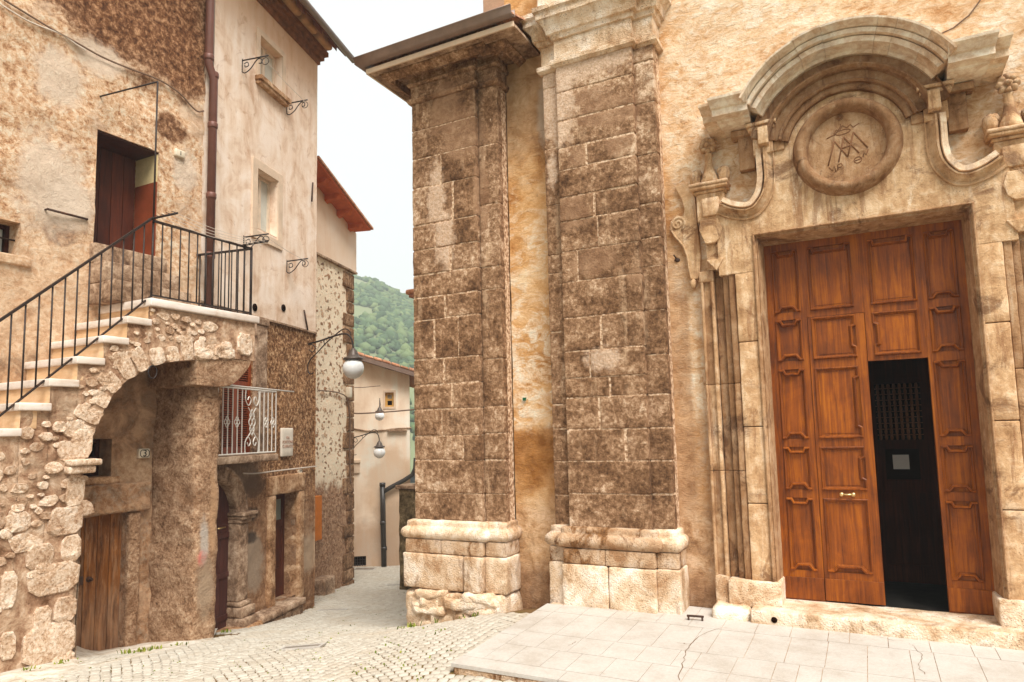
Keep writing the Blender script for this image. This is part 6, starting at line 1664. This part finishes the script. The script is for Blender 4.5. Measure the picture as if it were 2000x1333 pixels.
# ---- house closing the alley
he = thing('end_house', 'beige stuccoed house with tiled roof closing the far end of the alley', 'house', FE(.6, 0, -2))
ecr = FE.px(801, 900)[0]; zl2, zr2 = FE.px(690, 697)[1], FE.px(808, 733)[1]; sl2, sr2 = FE.px(690, 697)[0], FE.px(808, 733)[0]
et = lambda s: zl2 + (zr2 - zl2) * (s - sl2) / (sr2 - sl2) - .05
ew = rect(FE, (752, 780), (769, 780), (760, 767), (760, 795)); gw = rect(FE, (690, 1095), (715, 1095), (700, 1087), (700, 1107))
gw = (gw[0] - .2, gw[1], gw[2], gw[3])
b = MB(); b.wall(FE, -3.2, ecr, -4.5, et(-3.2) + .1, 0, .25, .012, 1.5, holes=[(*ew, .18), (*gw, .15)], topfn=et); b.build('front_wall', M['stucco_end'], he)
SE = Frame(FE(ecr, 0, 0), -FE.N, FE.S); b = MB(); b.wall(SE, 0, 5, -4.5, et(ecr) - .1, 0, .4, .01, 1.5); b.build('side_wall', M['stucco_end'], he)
b = MB(); b.box(FE, -3.2, ecr - .05, -4.8, -.6, -4, et(ecr) - .3); b.build('back_wall', M['dark'], he)
RE = lambda s, d, z: FE(s, d, et(s) + z)
b = MB(); b.box(RE, -3.4, sr2 + .5, -5, .32, .02, .10); re_ = b.build('roof', M['soffit'], he)
b = MB(); b.box(RE, -3.4, sr2 + .5, .321, .40, -.02, .12); b.build('bargeboard', M['gutter'], re_)
b = MB(); random.seed(4); s = -3.4
while s < sr2 + .5:
    for k in range(9):
        b.tint = random.random(); d = .42 - k * .30; b.rbox(RE, s, s + .24, d - .32, d, .11 + .012 * (k % 2), .18 + random.uniform(0, .03), .12, .03, .006, 6, s + k)
    s += .25
b.build('roof_tiles', M['tile'], re_)
s0, s1, z0, z1 = ew; b = MB()
for a, c, e, f_ in ((s0, s0 + .07, z0, z1), (s1 - .05, s1, z0, z1), (s0 + .07, s1 - .05, z0, z0 + .05), (s0 + .07, s1 - .05, z1 - .06, z1), (s0 + .07, s1 - .05, (z0 + z1) / 2 - .03, (z0 + z1) / 2 + .03)): b.box(FE, a, c, -.14, -.08, e, f_)
w_ = b.build('window', plain('ochre_frame', C(206, 162, 96), .6), he); b = MB(); b.box(FE, s0, s1, -.16, -.145, z0, (z0 + z1) / 2); b.build('pane', M['dark'], w_); b = MB(); b.box(FE, s0, s1, -.16, -.145, (z0 + z1) / 2 + .002, z1); b.build('blind', M['curtain'], w_)
b = MB(); q = .06
for a, c, e, f_ in ((s0 - q, s0 - .002, z0 - q, z1 + q), (s1 + .002, s1 + q, z0 - q, z1 + q), (s0 - .002, s1 + .002, z1 + .002, z1 + q), (s0 - .002, s1 + .002, z0 - q, z0 - .002)): b.box(FE, a, c, -.02, .02, e, f_)
b.build('surround', M['plaster'], w_)
s0, s1, z0, z1 = gw; b = MB(); b.box(FE, s0, s1, -.2, -.14, z0, z1); g_ = b.build('cellar_vent', M['dark'], he); b = MB()
for k in range(8): s = s0 + (s1 - s0) * (k + .5) / 8; b.tube([FE(s, -.06, z0), FE(s, -.06, z1)], .01, 5)
for k in range(4): z = z0 + (z1 - z0) * (k + .5) / 4; b.tube([FE(s0, -.06, z), FE(s1, -.06, z)], .008, 5)
b.build('grille', M['iron'], g_)
s, z = FE.px(758, 841, .05); b = MB(); b.box(FE, s - .02, FE.px(795, 841)[0], 0, .12, z - .04, z + .03); b.build('ledge', M['trim'], he, .01)
b = MB(); b.tube([FE(*(FE.px(*p, .03)[0], .03, FE.px(*p, .03)[1])) for p in smoothpath2([(690, 838), (720, 842), (745, 841), (770, 838), (803, 836)])], .02, 5); b.build('moulding', M['trim'], he)
b = MB(); a = FE.px(692, 900); b.box(FE, FE.px(689, 900)[0], FE.px(703, 900)[0], 0, .06, FE.px(697, 924)[1], FE.px(697, 905)[1]); b.box(FE, FE.px(688, 900)[0], FE.px(704, 900)[0], 0, .10, FE.px(697, 904)[1], FE.px(697, 899)[1]); b.build('niche', M['plaster'], he)
cable('street_cable', FE, [(684, 806), (700, 808), (740, 806), (780, 803), (812, 800)], .020, M['cable'], 'thick cable crossing the beige end wall below its small window', .9)
cable('street_cable', FE, [(692, 757), (710, 757), (730, 755), (743, 754)], .010, M['cable'], 'thin cable stub crossing the beige end wall above its small window', .7)
# black rain pipe standing before the end house
t = thing('rain_pipe', 'black rain pipe bending out from behind the church corner in the alley', 'drain pipe', FE(*(FE.px(750, 1104, .12)[0], .12, -2)))
b = MB(); pz = lambda p, d=.12: FE(FE.px(*p, d)[0], d, FE.px(*p, d)[1])
b.tube([pz((750, 1107)), pz((748, 1000)), pz((747, 948))], .075, 10)
for p in ((747, 950), (748, 1025), (750, 1075)): b.lathe(pz(p), (0, 0, 1), [(0, .085), (.1, .085)], 12)
b.build('upright', M['blackpipe'], t)
b = MB(); b.tube([pz((748, 962)), pz((760, 954)), pz((790, 938)), pz((805, 928)), pz((811, 915)), pz((812, 895))], .065, 10); b.build('elbow', M['blackpipe'], t)
# mossy wall stub at the church's far corner
P0 = gnd(779, 1152); P0 = np.array([P0[0], P0[1], 0])
lw_ = Frame((P0[0], P0[1], 0), (1, 0, 0), (0, -1, 0)); zt = lw_.px(790, 956)[1]
t = thing('garden_wall', 'short mossy capped wall standing behind the corner pilaster of the church', 'wall', (P0[0], P0[1], -1.5))
b = MB(); b.rbox(lw_, 0, 4.2, -.5, 0, -3, zt, .15, .03, .02, 3); b.build('wall', M['moss'], t)
b = MB(); b.rbox(lw_, -.05, 4.2, -.56, .06, zt + .002, zt + .09, .2, .02, .006, 4); b.build('coping', M['trim'], t)
# the eave peeping out behind the corner pilaster
t = thing('rear_eave', 'small tiled eave peeping out on the left edge of the corner pilaster', 'eave', FC(-5.6, -1.2, 4.5))
E2 = Frame((0, 9.0, 0), (1, 0, 0), (0, -1, 0)); s0, zz = E2.px(794, 580)
b = MB(); b.rbox(E2, s0 + .04, s0 + 1.4, -1.0, 0, zz - .02, zz + .03, .3, .01, 0); b.rbox(E2, s0 + .16, s0 + 1.4, -1.0, -.02, zz - .14, zz - .022, .3, .03, 0); b.build('cornice', M['soffit'], t)
b = MB()
for k in range(6): b.tint = random.random(); b.rbox(E2, s0 - .02, s0 + 1.4, -.02 - .16 * (k + 1), .02 - .16 * k, zz + .032, zz + .12, .2, .03, .005)
b.build('roof_tiles', M['tile'], t)
# ------------------------------------------------------------------ street lamps
def lamp(F, s, z, L_, k, label, arm=True):
    """bracket lamp: scrolled arm standing out from the wall, bell cap, opal globe"""
    t = thing('street_lamp', label, 'street lamp', F(s, 0, z), 'globe lamps on scrolled wall brackets')
    P = lambda d, h: F(s, d * L_, z + h * L_)
    m_ = MB()
    m_.tube([P(0, 0), P(.25, .05), P(.55, .13), P(.74, .17)] + [P(*p) for p in smoothpath([(.74, .17), (.86, .16), (.95, .08), (.99, -.04), (1.0, -.16)], 5)][1:], .018 * k, 7)
    m_.build('arm', M['iron'], t)
    m_ = MB()
    m_.tube([P(*p) for p in smoothpath([(.07, -.30), (.22, -.17), (.40, .0), (.62, .17), (.76, .26), (.86, .26), (.93, .20), (.95, .13)], 5)], .012 * k, 6)
    m_.tube([P(*p) for p in smoothpath([(.20, .03), (.32, .06), (.36, -.02), (.30, -.10)], 5)], .010 * k, 6); m_.tube([P(*p) for p in smoothpath([(.34, .07), (.46, .10), (.48, .05)], 5)], .010 * k, 6)
    m_.tube([P(*p) for p in smoothpath([(.0, -.02), (.10, -.02), (.16, -.10), (.10, -.17), (.02, -.12)], 5)], .010 * k, 6)
    m_.tube([P(*p) for p in smoothpath([(.07, -.30), (.0, -.42), (.0, -.56), (.05, -.62), (.12, -.60)], 5)], .012 * k, 6)
    m_.build('scrollwork', M['iron'], t)
    r = .215 * k; top = F(s, L_, z - .16 * L_)
    m_ = MB(); m_.lathe(top, (0, 0, -1), [(-.03 * k, .03 * k), (.0, .045 * k), (.03 * k, .075 * k), (.10 * k, .10 * k), (.15 * k, .13 * k), (.17 * k, .185 * k), (.19 * k, .20 * k), (.215 * k, .195 * k), (.22 * k, .14 * k)], 28, .03); m_.build('cap', M['lampmetal'], t)
    m_ = MB(); c = top + Vector((0, 0, -(.22 * k + r * .80))); prof = [(r * math.cos(q), r * math.sin(q)) for q in np.linspace(.62, math.pi - .01, 18)]
    m_.lathe(c, (0, 0, 1), prof, 28); m_.build('globe', M['globe'], t)
def lamp_at(F, wallpx, globepx, rpx, label):
    s, z = F.px(*wallpx); P = hit(globepx[0], globepx[1], F.S, F(s, 0, 0)); q = P - F.O; L_ = float(q @ F.N)
    v = RW.T @ (P - CAM); k = rpx * v[2] / F_PX / .215
    zc_ = P[2]; z = zc_ + .22 * k + .215 * k * .8 + .16 * L_
    print('lamp', s, z, L_, k); lamp(F, s, z, L_, k, label)
lamp_at(FA, (602, 682), (690, 720), 20.5, 'nearest and largest globe lamp, on the corner of the plastered house')
lamp_at(FFH, (690, 850), (741, 884), 11.5, 'mid-sized globe lamp on a scrolled bracket at the stone gable house corner')
lamp(FE, FE.px(743, 800)[0], FE.px(743, 799)[1] + .12, .62, .62, 'smallest globe lamp, facing the viewer on the beige end wall')
HAZE = .0016
# ------------------------------------------------------------------ hill beyond
random.seed(9)
def crest(x): return 0
hv = MB(); hv.smooth = True
def hillz(x, y):
    """wooded hill rising behind the village"""
    dx, dy = x + 150.0, y - 300.0
    u = (x * .9 + y * .44) ; 
    return 0
def hp(az, r):                                                # azimuth (deg left of +Y), distance
    return (-math.sin(math.radians(az)) * r, math.cos(math.radians(az)) * r)
def hz(az, r):
    cpx = [(18, 36), (22, 38), (27, 40), (31, 46), (34, 52), (36.5, 58), (38.5, 62.5), (41, 66), (44, 68), (50, 64), (58, 54), (66, 40)]
    c = np.interp(az, [p[0] for p in cpx], [p[1] for p in cpx])
    t = (r - 90) / (300 - 90); t = min(max(t, 0), 1.6)
    f = math.sin(min(t, 1) * math.pi / 2) ** 1.1 if t <= 1 else 1 - (t - 1) ** 2 * .8
    x, y = hp(az, r); return c * f + 3.2 * fbm((x, y, 0), .018, 3, 4) * min(t, 1) - 3
AZ = np.linspace(14, 68, 90); RR = np.linspace(85, 420, 70)
for a in AZ:
    for r in RR: x, y = hp(a, r); hv.vert((x, y, hz(a, r)))
for i in range(len(AZ) - 1):
    for j in range(len(RR) - 1): hv.face([i * len(RR) + j, (i + 1) * len(RR) + j, (i + 1) * len(RR) + j + 1, i * len(RR) + j + 1])
o = hv.build('hill', M['hill']); o['kind'] = 'structure'
fb = MB()
for k in range(9000):
    a = random.uniform(33, 48); r = 90 + 230 * math.sqrt(random.random()); x, y = hp(a, r)
    dn = fbm((x, y, 0), .03, 7, 3)
    if dn < -.28: continue
    s = random.uniform(.6, 1.25) * (1.0 if random.random() < .85 else 1.4); fb.tint = random.random()
    fb.blob((x, y, hz(a, r) + s * .45), (s * 1.05, s * 1.05, s * random.uniform(.7, 1.05)), k * .13, 1 if r > 130 else 2, .7, 1.9)
o = fb.build('hill_wood', M['tree']); o['kind'] = 'stuff'; o['label'] = 'green scrubby wood covering the hill beyond the roofs'
# ------------------------------------------------------------------ weeds along the walls
wd = MB(); random.seed(15)
def tuft(px, py, n=14, h=.07, sp=.07, sx=1.0):
    P0 = gnd(px, py)
    for _ in range(n):
        x, y = P0[0] + random.gauss(0, sp * sx), P0[1] + random.gauss(0, sp); z = gz(x, y); a = random.uniform(0, 6.28); hh = h * random.uniform(.4, 1.2); w = .010; ln = random.uniform(.2, .9) * hh
        wd.tint = random.random(); dx, dy = math.cos(a), math.sin(a)
        wd.poly([(x - dy * w, y + dx * w, z - .01), (x + dy * w, y - dx * w, z - .01), (x + dy * w * .8 + dx * ln * .5, y - dx * w * .8 + dy * ln * .5, z + hh * .7), (x + dx * ln, y + dy * ln, z + hh), (x - dy * w * .8 + dx * ln * .5, y + dx * w * .8 + dy * ln * .5, z + hh * .7)])
for p in ((52, 1300), (62, 1312), (118, 1300), (122, 1296), (250, 1277), (300, 1270), (345, 1263), (440, 1236), (545, 1208), (880, 1211), (905, 1207), (930, 1204), (860, 1215), (800, 1226), (282, 1274)): tuft(*p, n=16, h=.05, sp=.05)
for _ in range(90): tuft(random.uniform(0, 620), random.uniform(1190, 1333), 2, .012, .03)
for _ in range(60): tuft(random.uniform(620, 900), random.uniform(1150, 1333), 3, .016, .03)
o = wd.build('weeds', M['weed']); o['kind'] = 'stuff'; o['label'] = 'tufts of green weeds in the cobble joints and wall feet'

# ------------------------------------------------------------------ haze in the valley air
hm = bpy.data.materials.new('valley_haze'); hm.use_nodes = True; hn = hm.node_tree; hn.nodes.clear()
pv = hn.nodes.new('ShaderNodeVolumePrincipled'); pv.inputs['Color'].default_value = (.93, .97, .96, 1); pv.inputs['Density'].default_value = HAZE; pv.inputs['Anisotropy'].default_value = 0
ho = hn.nodes.new('ShaderNodeOutputMaterial'); hn.links.new(pv.outputs[0], ho.inputs['Volume'])
b = MB(); b.hexa([(-520, -60, -9), (60, -60, -9), (60, 520, -9), (-520, 520, -9), (-520, -60, 90), (60, -60, 90), (60, 520, 90), (-520, 520, 90)])
o = b.build('haze', hm); o['kind'] = 'stuff'; o['label'] = 'thin pale haze in the air between the street and the hill'
